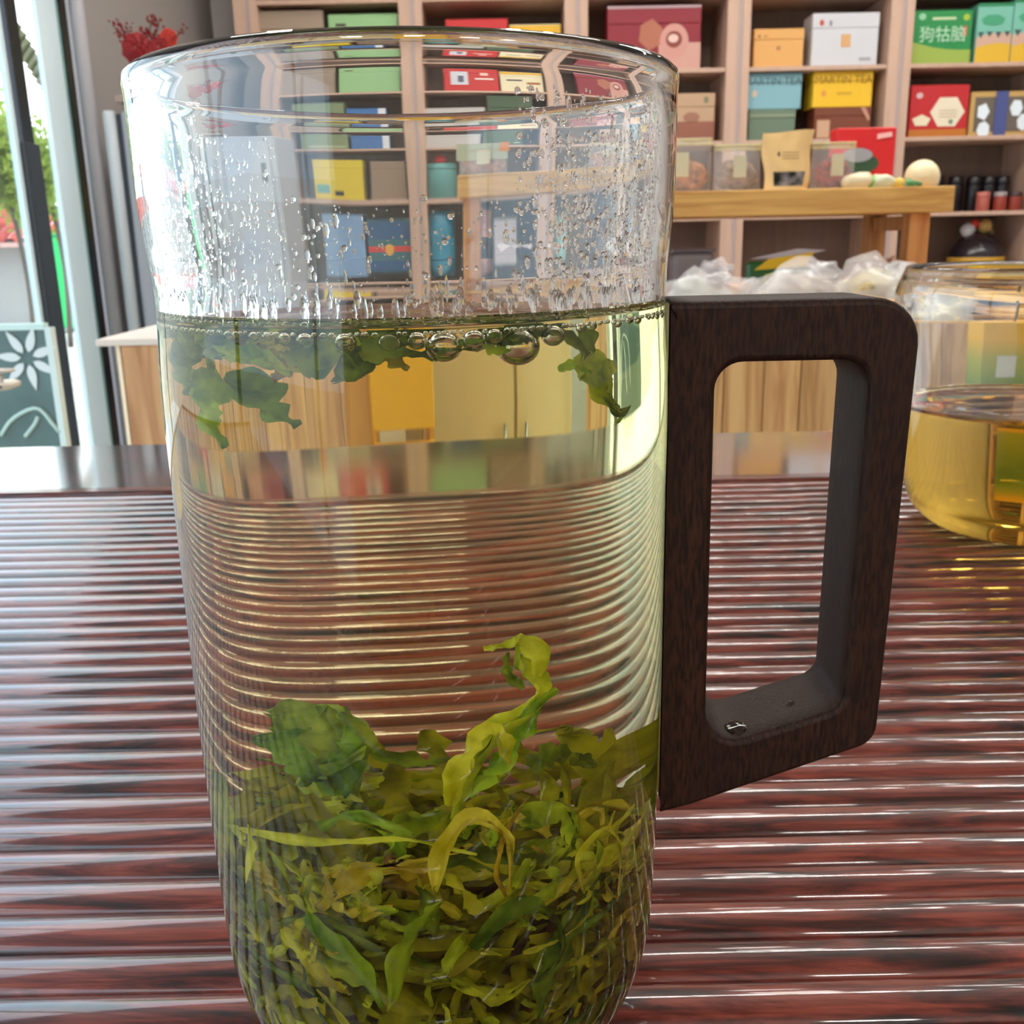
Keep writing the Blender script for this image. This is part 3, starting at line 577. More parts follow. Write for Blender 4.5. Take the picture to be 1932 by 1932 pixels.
for k, (x, y, cc, r, l) in enumerate([(1618, 335, (214, 204, 170), .03, 'cream wrapped sweet nearest the red bag'), (1640, 345, (110, 170, 70), .022, 'lime green wrapped sweet'), (1662, 340, (206, 210, 180), .026, 'pale wrapped sweet under the red box'), (1690, 348, (216, 180, 70), .018, 'yellow wrapped sweet beside the dome'), (1712, 350, (70, 130, 80), .016, 'dark green wrapped sweet before the dome'), (1700, 318, (150, 170, 140), .016, 'grey green wrapped sweet left of the dome')]): wrapped(x, y, l, cc, r, k)
# glass tub with grey lid at left of the crate (under the deck)
a = at(1262, 480, 2.9); c = at(1334, 480, 2.9); o = empty('plastic_tub', 'grey translucent tub with rounded corners under the deck', 'tub', ((a[0]+c[0])/2, 2.8, -.0)); bm = bmesh.new(); box_bm(bm, (-.06, 0, 0), (.06, .09, .1), .015, 3); bmobj('tub_body', bm, flat(140, 130, 132, .3), o); bm = bmesh.new(); box_bm(bm, (-.063, -.003, .1005), (.063, .093, .112), .004); bmobj('lid', bm, flat(120, 110, 114, .3), o)
box('back_ledge', (-.05, 2.741, -.02), (1.11, 2.975, -.001), PH, st)

# things below, seen through the tea: cream cabinet, yellow box, grey panel
PC = mat('cream_panel', rgb(222, 198, 150), .5, nscale=5, namt=.03, stretch=(4, 4, .5))
zc = at(600, 655, 2.3)[2]
cb = empty('low_cabinet', 'low cream panelled cabinet behind the mug, left of the display stand', 'cabinet', (-.5, 2.3, FL))
xs = [-.98, -.72, -.46, -.28]
box('body', (-.70, 2.32, FL), (-.20, 2.75, zc-.025), PC, cb, .003); box('worktop', (-.71, 2.29, zc-.0245), (-.19, 2.76, zc), PC, cb, .004)
for i, (a, b_) in enumerate(((-.695, -.455), (-.445, -.21))): d = box('door', (a, 2.3, FL+.06), (b_, 2.318, zc-.03), PC, cb, .002); tube('handle', [((b_-.03 if i == 0 else a+.03)-d.location.x-cb.location.x, -.02, .1), ((b_-.03 if i == 0 else a+.03)-d.location.x-cb.location.x, -.02, -.02)], .005, flat(180, 180, 180, .3, metal=1), d)
yb = empty('yellow_crate', 'bright yellow crate standing before the cream cabinet behind the mug', 'crate', (-.142, 2.0, FL))
for z in np.linspace(FL+.02, -.09, 5): box('panel', (-.203, 1.98, z), (-.081, 2.0, z+.137), flat(236, 178, 20, .5), yb, .003)
for x in (-.199, -.085): box('side_panel', (x-.004, 2.0005, FL), (x+.004, 2.1, .04), flat(220, 160, 16), yb)
# long pine box at the left
a = at(186, 640, 1.55); c = at(345, 640, 1.55); z1 = a[2]
pb = empty('pine_box', 'tall pine box with a pale top standing beside the glazed wall', 'box', ((a[0]+c[0])/2, 1.62, FL))
PB = pine('pine_box_wood', (214, 166, 116)); PS = pine('pine_box_side', (222, 190, 150)); x0 = a[0]
box('front_panel', (x0+.035, 1.55, FL), (c[0], 1.57, z1-.012), PB, pb, .002)
V = [(x0, 1.62), (x0+.034, 1.55), (x0+.034, 1.9), (x0, 1.9)]
V3 = [(p[0]-pb.location.x, p[1]-pb.location.y, 0) for p in V]+[(p[0]-pb.location.x, p[1]-pb.location.y, z1-.012-FL) for p in V]
mesh('side_panel', V3, [(3, 2, 1, 0), (4, 5, 6, 7)]+[(i, (i+1) % 4, (i+1) % 4+4, i+4) for i in range(4)], PS, pb)
box('top_board', (x0-.004, 1.545, z1-.0118), (c[0]+.002, 1.9, z1), flat(222, 208, 196), pb, .002)

# floor standing air conditioner
WA = mat('white_appliance', rgb(150, 152, 158), .35); z1 = at(200, 208, 3.2)[2]
kx = lambda px: at(px, 250, 3.2)[0]
ac = empty('air_conditioner', 'tall white floor standing air conditioner with a dark display slot', 'appliance', (-1.1, 3.3, FL))
box('body', (kx(229), 3.2, FL), (-.80, 3.56, z1), WA, ac, .015, 3)
r1 = (kx(219)-kx(193))/2; lathe('side_column', [(r1, 0), (r1, z1-FL-.01), (r1*.8, z1-FL)], mat('grey_column', rgb(184, 192, 198), .35), ac, 24, (kx(206)+1.1, -.1+r1, 0))
box('black_gap', (kx(219), 3.215, FL), (kx(229)-.0005, 3.25, z1-.01), BLK, ac)
q = at(436, 368, 3.19); box('display_slot', (q[0]-.012, 3.186, q[2]-.05), (q[0]+.012, 3.1895, q[2]+.05), flat(60, 64, 66, .3), ac)
box('front_panel', (kx(262), 3.19, FL+.12), (-.83, 3.1995, z1-.06), mat('pale_panel', rgb(156, 157, 164), .4), ac, .003)
r2 = (kx(180)-kx(154))/2
o = lathe('pipe_casing', [(r2, 0), (r2, CE-FL-.001)], mat('grey_pipe', rgb(158, 158, 164), .5), None, 32, (kx(168), 3.2+r2, FL)); tag(o, 'grey floor to ceiling round pipe casing next to the black seal', 'pipe')

# red flower arrangement on a high bracket in the corner
RD = flat(136, 12, 18, .7); RD2 = flat(176, 44, 30, .7)
c = at(262, 118, 3.24); fl = empty('flower_arrangement', 'red artificial flower arrangement on top of the air conditioner side', 'flowers', (c[0], 3.24, c[2]-.10))
lathe('vase', [(.03, 0), (.04, .02), (.036, .06), (.028, .09)], flat(120, 90, 70), fl, 24)
rr = random.Random(4)
def rosette(name, c, R, m, parent, n=5):
    V = []; Fc = []
    for ring in range(n):
        q = R*(1-ring/n); cnt = 9-ring
        for k in range(cnt):
            a = 2*math.pi*k/cnt+ring*.5; z = ring*R*.12; u = np.array([math.cos(a), 0, math.sin(a)]); t = np.array([-math.sin(a), 0, math.cos(a)]); b0 = np.array([0, -z, 0.])
            i = len(V); V += [b0+u*q*.2-t*q*.1, b0+u*q*.8-t*q*.36+np.array([0, -.1*R, 0]), b0+u*q, b0+u*q*.8+t*q*.36+np.array([0, -.1*R, 0]), b0+u*q*.2+t*q*.1]; Fc.append((i, i+1, i+2, i+3, i+4))
    return mesh(name, V, Fc, m, parent, False, c)
g = lambda x, y: tuple(at(x, y, 3.21)-np.array(fl.location))
rosette('rose', g(258, 92), .05, RD, fl); rosette('rose', g(318, 72), .03, RD2, fl, 3); rosette('rose', g(300, 88), .03, RD, fl, 3)
for (x, y, xb, yb_) in ((222, 38, 250, 100), (236, 48, 255, 100), (288, 26, 270, 100), (300, 40, 280, 95), (345, 58, 290, 100), (212, 46, 245, 90), (278, 55, 268, 92)):
    p0 = np.array(g(xb, yb_)); p1 = np.array(g(x, y)); sp = tube('flower_spray', [p0, (p0+p1)/2+np.array([0, .01, 0]), p1], .002, flat(90, 40, 30), fl, 5, 8)
    V = []; Fc = []
    for k in range(26):
        t = rr.uniform(.25, 1); cc = p0+(p1-p0)*t+np.array([rr.gauss(0, .008), rr.gauss(0, .01), rr.gauss(0, .008)]); s = rr.uniform(.0025, .006); i = len(V)
        V += [cc+np.array([s, 0, 0]), cc+np.array([0, -s*.5, s]), cc-np.array([s, 0, 0]), cc+np.array([0, s*.5, -s])]; Fc.append((i, i+1, i+2, i+3))
    q = mesh('small_petals', V, Fc, RD if k % 2 else RD2, sp); q['kind'] = 'stuff'
c2 = fl.location; ws = box('wall_shelf', (c2.x-.07, 3.19, c2.z-.02), (c2.x+.07, 3.32, c2.z-.0005), flat(150, 130, 120)); tag(ws, 'small grey brown shelf on a post under the red flowers', 'shelf')
box('support_post', (c2.x-.01, 3.26, z1+.002), (c2.x+.01, 3.28, c2.z-.0205), flat(150, 130, 120), ws)

# teal etched glass screen at the left edge and a small white dish
TE = mat('teal_etched_glass', rgb(84, 112, 112), .15, nscale=6, namt=.15)
ys = 1.75; A = at(-220, 622, ys); B = at(97, 622, ys); z1 = B[2]
te = empty('teal_screen', 'teal etched screen with white flower petals inside the glazed wall', 'screen', ((A[0]+B[0])/2, ys, FL))
box('pane', (A[0], ys, FL+.05), (B[0]-.012, ys+.012, z1), TE, te); box('frame_post', (B[0]-.0118, ys-.004, FL), (B[0], ys+.016, z1+.004), flat(206, 224, 224, .3), te); box('top_rail', (A[0], ys-.004, z1+.0005), (B[0]-.0122, ys+.016, z1+.012), flat(200, 226, 222, .3), te)
ox, oz = te.location.x, te.location.z; PT = flat(214, 224, 226, .4); cpt = at(52, 676, ys-.002)
for k in range(7):
    a = .35+k*.9; L0, L1 = .012, .062
    pts = []
    for t in np.linspace(0, 1, 7): pts.append((L0+(L1-L0)*t, .0085*math.sin(math.pi*t**.7)))
    pts += [(p[0], -p[1]) for p in reversed(pts[1:-1])]
    plate('petal', [(cpt[0]-ox+p[0]*math.cos(a)-p[1]*math.sin(a), cpt[2]-oz+p[0]*math.sin(a)+p[1]*math.cos(a)) for p in pts], -.0035, .0015, PT, te)
hp = [at(x, y, ys-.002)-np.array([ox, ys, oz]) for x, y in ((2, 822), (25, 790), (70, 770), (100, 800), (112, 815))]
tube('etched_curve', hp, .004, flat(186, 214, 206, .4), te, 6, 16)
hp = [at(x, y, ys-.002)-np.array([ox, ys, oz]) for x, y in ((72, 786), (66, 800), (48, 824))]
tube('etched_curve', hp, .004, flat(186, 214, 206, .4), te, 6, 10)
c = at(4, 727, 1.3); ds = empty('white_dish', 'small round white dish on a thin stem at the left edge', 'dish', (c[0], 1.3, -.022))
hh = c[2]+.022
lathe('dish', [(.012, hh-.006), (.024, hh-.002), (.026, hh+.004), (.022, hh+.006), (.004, hh+.004)], flat(226, 214, 196, .3), ds, 32)
tube('stem', [(0, 0, .001), (0, 0, hh-.006)], .003, flat(200, 190, 180), ds); lathe('foot', [(.02, 0), (.02, .003), (.004, .005)], flat(200, 190, 180), ds, 24)
for k in range(3): box('mark', (c[0]-.012+k*.009, 1.3-.0262, c[2]-.001), (c[0]-.006+k*.009, 1.3-.0252, c[2]+.002), flat(40, 40, 50), ds)
bpy.data.objects.remove([o for o in ds.children if o.name.startswith('mark')][0])

# yellow and green paper bag seen in the jug
a = at(1838, 650, 1.7); c = at(2120, 650, 1.7); zt_, zb_ = at(1880, 572, 1.7)[2], at(1880, 745, 1.7)[2]
m, N, L = new_mat('yellow_green_print'); o_ = N.new('ShaderNodeOutputMaterial'); p_ = N.new('ShaderNodeBsdfPrincipled'); L.new(p_.outputs[0], o_.inputs[0]); t_ = N.new('ShaderNodeTexCoord'); s_ = N.new('ShaderNodeSeparateXYZ'); r_ = N.new('ShaderNodeValToRGB')
L.new(t_.outputs['Object'], s_.inputs[0]); mr_ = N.new('ShaderNodeMapRange'); mr_.inputs[1].default_value = 0; mr_.inputs[2].default_value = zt_-zb_; L.new(s_.outputs[2], mr_.inputs[0]); L.new(mr_.outputs[0], r_.inputs[0]); L.new(r_.outputs[0], p_.inputs['Base Color'])
e = r_.color_ramp.elements; e[0].position = .05; e[0].color = rgb(70, 122, 66); e[1].position = .62; e[1].color = rgb(222, 168, 44); k_ = e.new(.3); k_.color = rgb(150, 156, 60)
yg = empty('paper_bag', 'yellow to green printed paper bag with a white label seen through the jug', 'bag', ((a[0]+c[0])/2, 1.7, zb_))
W = (c[0]-a[0])/2; bm = bmesh.new(); box_bm(bm, (-W, 0, 0), (W, .08, zt_-zb_), .002); bmobj('bag_body', bm, m, yg)
l0 = at(1866, 710, 1.7); l1 = at(1912, 678, 1.7); plate('white_label', [(l0[0]-yg.location.x, l0[2]-zb_), (l1[0]-yg.location.x, l0[2]-zb_), (l1[0]-yg.location.x, l1[2]-zb_), (l0[0]-yg.location.x, l1[2]-zb_)], -.002, .001, flat(196, 196, 178), yg)
tube('handle', [(-W*.4, .04, zt_-zb_), (-W*.3, .04, zt_-zb_+.035), (W*.3, .04, zt_-zb_+.035), (W*.4, .04, zt_-zb_)], .003, flat(60, 66, 56), yg, 6, 14)
lo = empty('side_stool', 'low pine stool under the yellow and green paper bag', 'stool', ((a[0]+c[0])/2, 1.74, FL))
box('seat', (a[0]-.03, 1.66, zb_-.03), (c[0]+.05, 1.84, zb_-.0005), PH, lo, .003)
for sx in (a[0]-.01, c[0]+.01):
    for sy in (1.68, 1.8): box('leg', (sx-.01, sy, FL), (sx+.02, sy+.03, zb_-.0305), PG, lo)

# ================================================================ TEA TABLE AND TRAY
ROSE = rosewood('rosewood', 1)

TT = -.022
TB = mat('table_lacquer', rgb(80, 36, 28), .12, nscale=3, namt=.35, stretch=(1, 14, 14), coat=1, spec=1, col2=rgb(36, 18, 14))
TB.node_tree.nodes['Principled BSDF'].inputs['IOR'].default_value = 2.0; TB.node_tree.nodes['Principled BSDF'].inputs['Coat IOR'].default_value = 1.9
tt = empty('tea_table', 'glossy dark red lacquered tea table under the slatted tray', 'table', (.15, .1, FL))
box('tabletop', (-1.0, -.5, TT-.03), (1.5, .728, TT), TB, tt, .003)
for sx in (-.95, 1.42):
    for sy in (-.45, .64): box('leg', (sx, sy, FL), (sx+.05, sy+.05, TT-.0305), TB, tt, .003)
box('apron', (-.9, .66, TT-.09), (1.42, .68, TT-.0305), TB, tt)
tr = empty('tea_tray', 'slatted rosewood tea tray covering the table front', 'tray', (.15, .1, TT))
PER, XA, XB = .01335, -.93, 1.38
nprof = 14; hw, hz = PER*.487, .0034
prof = [(-hw, -.011)]+[(hw*-math.cos(math.pi*k/nprof), -.0040+(hz+.0006)*math.sin(math.pi*k/nprof)**.8) for k in range(nprof+1)]+[(hw, -.011)]
prof = [(a_, z_-(max(p[1] for p in prof))) for a_, z_ in prof]
nx = 2
V = []; Fc = []
for i, x in enumerate((XA, XB)):
    for (yy, zz) in prof: V.append((x, yy, zz))
n = len(prof)
for j in range(n-1): Fc.append((j, j+1, n+j+1, n+j))
Fc.append((0, n, 2*n-1, n-1)); Fc.append(tuple(range(n-1, -1, -1))); Fc.append(tuple(range(n, 2*n)))
sl = bpy.data.meshes.new('slat'); sl.from_pydata(V, [], Fc); sl.update(); sl.materials.append(ROSE)
bmx = bmesh.new(); bmx.from_mesh(sl); bmesh.ops.recalc_face_normals(bmx, faces=bmx.faces); bmx.to_mesh(sl); bmx.free()
sl.polygons.foreach_set('use_smooth', [len(p.vertices) == 4 and p.center[2] > -.0095 for p in sl.polygons])
y = .4525-.0007-hw; k = 0
while y > -.32:
    o = bpy.data.objects.new('slat', sl); link(o, tr); o.location = (-tr.location.x, y-tr.location.y, -TT+.00015*math.sin(k*2.3)); y -= PER; k += 1
box('tray_base', (XA, -.34, TT+.0005), (XB, .4515, -.012), TB, tr)
box('end_rail', (XA-.02, .4525, TT+.0005), (XB+.02, .4665, .0012), ROSE, tr, .0022, 3)
for x in (XA-.0195, XB+.0005): box('side_rail', (x, -.34, TT+.0005), (x+.019, .452, .0012), ROSE, tr, .002)

# ================================================================ THE MUG
G_OUT = refr('borosilicate_glass', 1.47, (.992, .997, .994, 1), bump=(7, .00005, (1, 1, 2.2)))
G_IN = refr('borosilicate_inner', 1.47, (.992, .997, .994, 1), bump=(16, .00045, (1, 1, .35)))
RW = .0413
OUT = [(.0004, .0012), (.012, .0010), (.020, .0003), (.0235, .0006), (.0262, .0022), (.0292, .005), (.0318, .0084), (.0345, .0122), (.0367, .0163), (.0385, .0208), (.0397, .0255), (.04035, .031), (.0407, .04), (.0410, .052), (.0413, .07), (.0414, .09), (.0414, .11), (.0415, .125), (.0413, .134), (.04095, .140), (.0408, .1455), (.0411, .1500), (.0416, .1545), (.0419, .160), (.04195, .168), (.0420, .1735)]
LIP = [(.04215, .1750), (.0420, .1762), (.0412, .1769), (.0402, .1768), (.0394, .1760), (.0391, .1747), (.0392, .1733)]
INN = [(.03935, .1715), (.0394, .165), (.03915, .1585), (.0387, .1535), (.0382, .1495), (.0381, .1462)]
ZL = .1432; RL = .0384
def dense(P, k=3):
    Q = spline([(a_, b_) for a_, b_ in P], (len(P)-1)*k+1); return [(max(q[0], .0003), q[1]) for q in Q]
NS = 160
prof = dense(OUT)+LIP+dense(INN)+[(RL, ZL)]
V, Fc = lathe_vf(prof, NS)
mi = []
for i in range(len(prof)-1): mi += [1 if i >= len(dense(OUT))+len(LIP)-1 else 0]*NS
me = bpy.data.meshes.new('glass_body'); 
Fc.append(tuple(reversed(range(NS)))); mi.append(0)
me.from_pydata(V, [], Fc); me.update(); me.materials.append(G_OUT); me.materials.append(G_IN)
me.polygons.foreach_set('material_index', mi); me.polygons.foreach_set('use_smooth', [True]*len(Fc))
mug = empty('glass_mug', 'tall clear glass mug of green tea with a dark walnut handle', 'mug', (0, 0, 0))
gb = bpy.data.objects.new('glass_body', me); link(gb, mug)
# tea: closed body filling the inside of the glass; its wall is the glass to tea boundary
TIN = [(.0004, .0042), (.012, .0040), (.019, .0042), (.0235, .0062), (.0275, .0095), (.0312, .0140), (.0338, .0185), (.0358, .0235), (.0371, .0290), (.0379, .037), (.0384, .048), (.0388, .062), (.0390, .080), (.0391, .10), (.0391, .12), (.0390, .131), (.0388, .138), (.0386, .1413), (RL, ZL)]
T_SIDE = refr('tea_against_glass', 1.333/1.47, (.975, .94, .70, 1)); T_TOP = refr('tea_surface', 1.333, (1, 1, 1, 1))
td = dense(TIN, 4)
def tea_radius(z): return float(np.interp(z, [p[1] for p in td], [p[0] for p in td]))
top = [(RL-.0003, ZL-.0003), (RL-.0009, ZL-.0009), (RL-.0018, ZL-.0013), (RL-.004, ZL-.0016), (.02, ZL-.0016), (.0004, ZL-.0016)]
prof = td+top; V, Fc = lathe_vf(prof, NS); mi = []
for i in range(len(prof)-1): mi += [1 if i >= len(td)-1 else 0]*NS
Fc.append(tuple(reversed(range(NS)))); mi.append(0); Fc.append(tuple(range((len(prof)-1)*NS, len(prof)*NS))); mi.append(1)
tme = bpy.data.meshes.new('brewed_tea'); tme.from_pydata(V, [], Fc); tme.update(); tme.materials.append(T_SIDE); tme.materials.append(T_TOP)
tme.polygons.foreach_set('material_index', mi); tme.polygons.foreach_set('use_smooth', [True]*len(Fc))
tea = bpy.data.objects.new('brewed_tea', tme); link(tea); tag(tea, 'pale yellow green tea filling the tall glass mug', 'tea')

# handle
WN = walnut()
def rr_loop(corners, radii, nc=7, ns=8):
    P = []; n = len(corners)
    for i in range(n):
        a = np.array(corners[i-1]); b = np.array(corners[i]); c = np.array(corners[(i+1) % n]); r = radii[i]
        u = (a-b)/np.linalg.norm(a-b); v = (c-b)/np.linalg.norm(c-b); half = math.acos(float(np.clip(u@v, -1, 1)))/2; t = r/math.tan(half)
        p0 = b+u*t; p1 = b+v*t; ctr = b+(u+v)/np.linalg.norm(u+v)*r/math.sin(half)
        a0 = math.atan2(*(p0-ctr)[::-1]); a1 = math.atan2(*(p1-ctr)[::-1]); da = (a1-a0+math.pi) % (2*math.pi)-math.pi
        for k in range(nc+1): q = a0+da*k/nc; P.append(ctr+r*np.array([math.cos(q), math.sin(q)]))
    out = []
    m_ = nc+1
    for i in range(n):
        seg = P[i*m_:(i+1)*m_]; out += seg; s, e_ = seg[-1], P[((i+1) % n)*m_]
        for k in range(1, ns): out.append(s+(e_-s)*k/ns)
    return out
def hp_(x, y): p = at(x, y, -.009); return (p[0], p[2])
oc = [hp_(1283, 570), hp_(1748, 560), hp_(1655, 1404), hp_(1243, 1541)]
ic = [hp_(1352, 685), hp_(1646, 679), hp_(1592, 1338), hp_(1331, 1420)]
oc[0] = (.0415, oc[0][1]); oc[3] = (.0415, oc[3][1])
ou = rr_loop(oc, [.0006, .0075, .0045, .0006]); il = rr_loop(ic, [.0045, .0045, .004, .0055]); N_ = len(ou)
TK = .0088; layers = [(-TK, .0011), (-TK+.00035, .0004), (-TK+.001, 0), (-TK*.5, 0), (0, 0), (TK*.5, 0), (TK-.001, 0), (TK-.00035, .0004), (TK, .0011)]
V = []; Fc = []
oc_c = np.mean(ou, axis=0); ic_c = np.mean(il, axis=0)
def shrink(L, d):           # offset loop inwards (d>0) along its normals
    o_ = []; n = len(L)
    for i in range(n):
        t = L[(i+1) % n]-L[i-1]; t = t/(np.linalg.norm(t)+1e-12); nrm = np.array([-t[1], t[0]])
        o_.append(L[i]+nrm*d)
    return o_
area = sum(ou[i][0]*ou[(i+1) % N_][1]-ou[(i+1) % N_][0]*ou[i][1] for i in range(N_)); sg = 1 if area > 0 else -1
for (yy, inset) in layers:
    A_ = shrink(ou, inset*sg); B_ = shrink(il, -inset*sg)
    rx = math.sqrt(.04165**2-yy*yy)
    for p in A_: V.append((rx if p[0] < .0435 else p[0], yy, p[1]))
    for p in B_: V.append((p[0], yy, p[1]))
K = len(layers)
for l in range(K-1):
    for i in range(N_):
        j = (i+1) % N_; a0 = l*2*N_; a1 = (l+1)*2*N_
        Fc.append((a0+i, a0+j, a1+j, a1+i)); Fc.append((a0+N_+j, a0+N_+i, a1+N_+i, a1+N_+j))
for a0, fl_ in ((0, 0), ((K-1)*2*N_, 1)):
    for i in range(N_):
        j = (i+1) % N_; q = (a0+i, a0+N_+i, a0+N_+j, a0+j); Fc.append(q if not fl_ else tuple(reversed(q)))
hd = mesh('handle', V, Fc, WN, mug); hd['label'] = 'dark walnut frame shaped handle'
bm = bmesh.new(); bm.from_mesh(hd.data); bmesh.ops.recalc_face_normals(bm, faces=bm.faces); bm.to_mesh(hd.data); bm.free()
hd.data.polygons.foreach_set('use_smooth', [abs(p.normal.y) < .97 for p in hd.data.polygons])
# pale glue line between glass and wood
V = []; Fc = []
for k, z in enumerate(np.linspace(oc[3][1]+.001, oc[0][1]-.0005, 12)):
    for j in range(7): yy = -.0086+.0172*j/6; rx = math.sqrt(.04170**2-yy*yy); V.append((rx-.0003, yy, z))
for k in range(11):
    for j in range(6): q = k*7+j; Fc.append((q, q+1, q+8, q+7))
mesh('glue_seam', V, Fc, flat(150, 116, 72, .5), mug)
# water on the inner foot of the handle
WT = refr('water_drop', 1.333)
def on_handle(x, y):      # inner bottom face of the handle
    d = ray(x, y); p0 = np.array([ic[3][0], 0, ic[3][1]]); p1 = np.array([ic[2][0], 0, ic[2][1]]); t = p1-p0; nrm = np.array([-t[2], 0, t[0]]); s = ((p0-CAM)@nrm)/(d@nrm); return CAM+d*s, math.atan2(t[2], t[0])
for (x, y, sx, sy, h, lab) in ((1382, 1376, .0027, .0030, .0009, 'large clear water drop pooled on the foot of the walnut handle'), (1491, 1327, .0008, .0008, .0005, 'small water drop on the inner foot of the handle')):
    p, an = on_handle(x, y); bm = bmesh.new(); bmesh.ops.create_icosphere(bm, subdivisions=4, radius=1)
    for v in bm.verts: v.co = Vector((v.co.x*sx, v.co.y*sy, max(v.co.z, -.15)*h))
    o = bmobj('water_drop', bm, WT, None, True, tuple(p)); o.rotation_euler = (0, -an, 0); tag(o, lab, 'water', 'drops on the handle')

# ---------------------------------------------------------------- helper: point inside the tea seen at a pixel
def tea_at(x, y, Yt, n=1.333):
    d = ray(x, y); d /= np.linalg.norm(d); R = .0414; a = d[0]**2+d[1]**2; b = CAM[0]*d[0]+CAM[1]*d[1]; c = CAM[0]**2+CAM[1]**2-R*R; D = b*b-a*c
    if D < 0: return None
    t = (-b-math.sqrt(D))/a; p = CAM+d*t; nn = np.array([p[0], p[1], 0])/R; ci = -d@nn; e = 1/n; k = 1-e*e*(1-ci*ci); q = e*d+(e*ci-math.sqrt(k))*nn
    return p+q*((Yt-p[1])/q[1])

# ---------------------------------------------------------------- leaves
LM = [leaf_mat('wet_leaf_a', (150, 164, 20), (240, 240, 76)), leaf_mat('wet_leaf_b', (120, 152, 24), (210, 228, 72)), leaf_mat('wet_leaf_c', (200, 194, 24), (255, 250, 100)), leaf_mat('wet_leaf_d', (78, 104, 22), (148, 170, 52)), leaf_mat('wet_leaf_e', (140, 104, 24), (204, 180, 50)), leaf_mat('wet_leaf_f', (112, 144, 40), (186, 212, 92)), leaf_mat('wet_leaf_g', (124, 156, 44), (190, 214, 90))]
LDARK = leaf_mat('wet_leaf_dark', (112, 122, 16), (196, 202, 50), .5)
MG = [.0009]; ZM = [ZL-.0019]
def clampin(p, m=None):
    m = MG[0] if m is None else m
    z = min(max(p[2], .0052), ZM[0]); r = math.hypot(p[0], p[1]); R = tea_radius(z)-m
    if z < .012: R = min(R, .02+(z-.004)*1.2)
    if r > R: return np.array([p[0]*R/r, p[1]*R/r, z])
    return np.array([p[0], p[1], z])
def leaf_geo(C, W, curl=1.2, twist=0., ruffle=.3, nw=7, rg=rnd, up=None, tip=.75, fold=0):
    """a wet tea leaf: centre line C (list of points), half width W, rolled across by curl radians"""
    n = len(C); V = []; Fc = []; ph = rg.uniform(0, 9); u = None
    for i, p in enumerate(C):
        s = i/(n-1); t = C[min(i+1, n-1)]-C[max(i-1, 0)]; t = t/(np.linalg.norm(t)+1e-12)
        if u is None:
            q = np.array(up if up is not None else [rg.gauss(0, 1) for _ in range(3)], float); u = q-t*(q@t); u /= np.linalg.norm(u)
        else: u = u-t*(u@t); u /= np.linalg.norm(u)
        v = np.cross(t, u); a = twist*s; uu = u*math.cos(a)+v*math.sin(a); vv = np.cross(t, uu)
        w_ = W*max(.06, math.sin(math.pi*min(1, (s*.94+.05))**tip))**.8*(1+.16*math.sin(s*19+ph))
        for k in range(nw):
            x = -1+2*k/(nw-1); ang = x*curl; rad = w_/max(.3, curl)
            off = uu*(math.cos(ang)-1)*rad*(1+fold)+vv*math.sin(ang)*rad
            off = off+uu*ruffle*w_*abs(x)**2*math.sin(s*23+ph+(3 if x > 0 else 0))*.5+uu*ruffle*w_*.25*math.sin(s*41+ph*2+x*5)+uu*W*.22*math.sin(x*6+s*9+ph)
            V.append(clampin(p+off))
    for i in range(n-1):
        for k in range(nw-1): q = i*nw+k; Fc.append((q, q+1, q+nw+1, q+nw))
    return V, Fc
def walk(p, d, L, n, bend, rg):
    C = [np.array(p)]; d = np.array(d)/np.linalg.norm(d); ax = np.array([rg.gauss(0, 1) for _ in range(3)]); ax /= np.linalg.norm(ax)
    for i in range(n-1):
        a = bend/n; d = d*math.cos(a)+np.cross(ax, d)*math.sin(a)+ax*(ax@d)*(1-math.cos(a)); ax = ax+np.array([rg.gauss(0, .25) for _ in range(3)]); ax /= np.linalg.norm(ax); d /= np.linalg.norm(d)
        C.append(clampin(C[-1]+d*L/(n-1)))
    return C
TOPZ = .053
def place_leaf(rg, front=True):
    while True:
        if front:
            a = rg.uniform(-math.pi*.97, -math.pi*.03) if rg.random() < .8 else rg.uniform(0, 2*math.pi)
            z = rg.uniform(.006, TOPZ+.004*math.sin(a*3)); R = tea_radius(z)-.001; rad = R-abs(rg.gauss(0, .0035))-.0004
            if rg.random() < .25: z = TOPZ+rg.uniform(-.008, .005); rad = R*math.sqrt(rg.random())
        else:
            a = rg.uniform(0, 2*math.pi); z = rg.uniform(.006, TOPZ-.002); rad = (tea_radius(z)-.003)*math.sqrt(rg.random())
        p = np.array([rad*math.cos(a), rad*math.sin(a), z]); break
    t = np.array([-math.sin(a), math.cos(a), 0]); d = t*rg.gauss(0, 1)+np.array([0, 0, rg.gauss(0, .55)])+np.array([math.cos(a), math.sin(a), 0])*rg.gauss(0, .3)
    return p, d, np.array([math.cos(a), math.sin(a), 0])
rg = random.Random(21)
def leaf_object(V, Fc, m, label=None, group='tea leaves settled in the mug', name='tea_leaf', parent=None):
    c = np.mean(V, axis=0)
    o = mesh(name, [v-c for v in V], Fc, m, parent, True, tuple(c))
    if parent is None: tag(o, label, 'leaf', group)
    return o
ZM[0] = TOPZ+.006
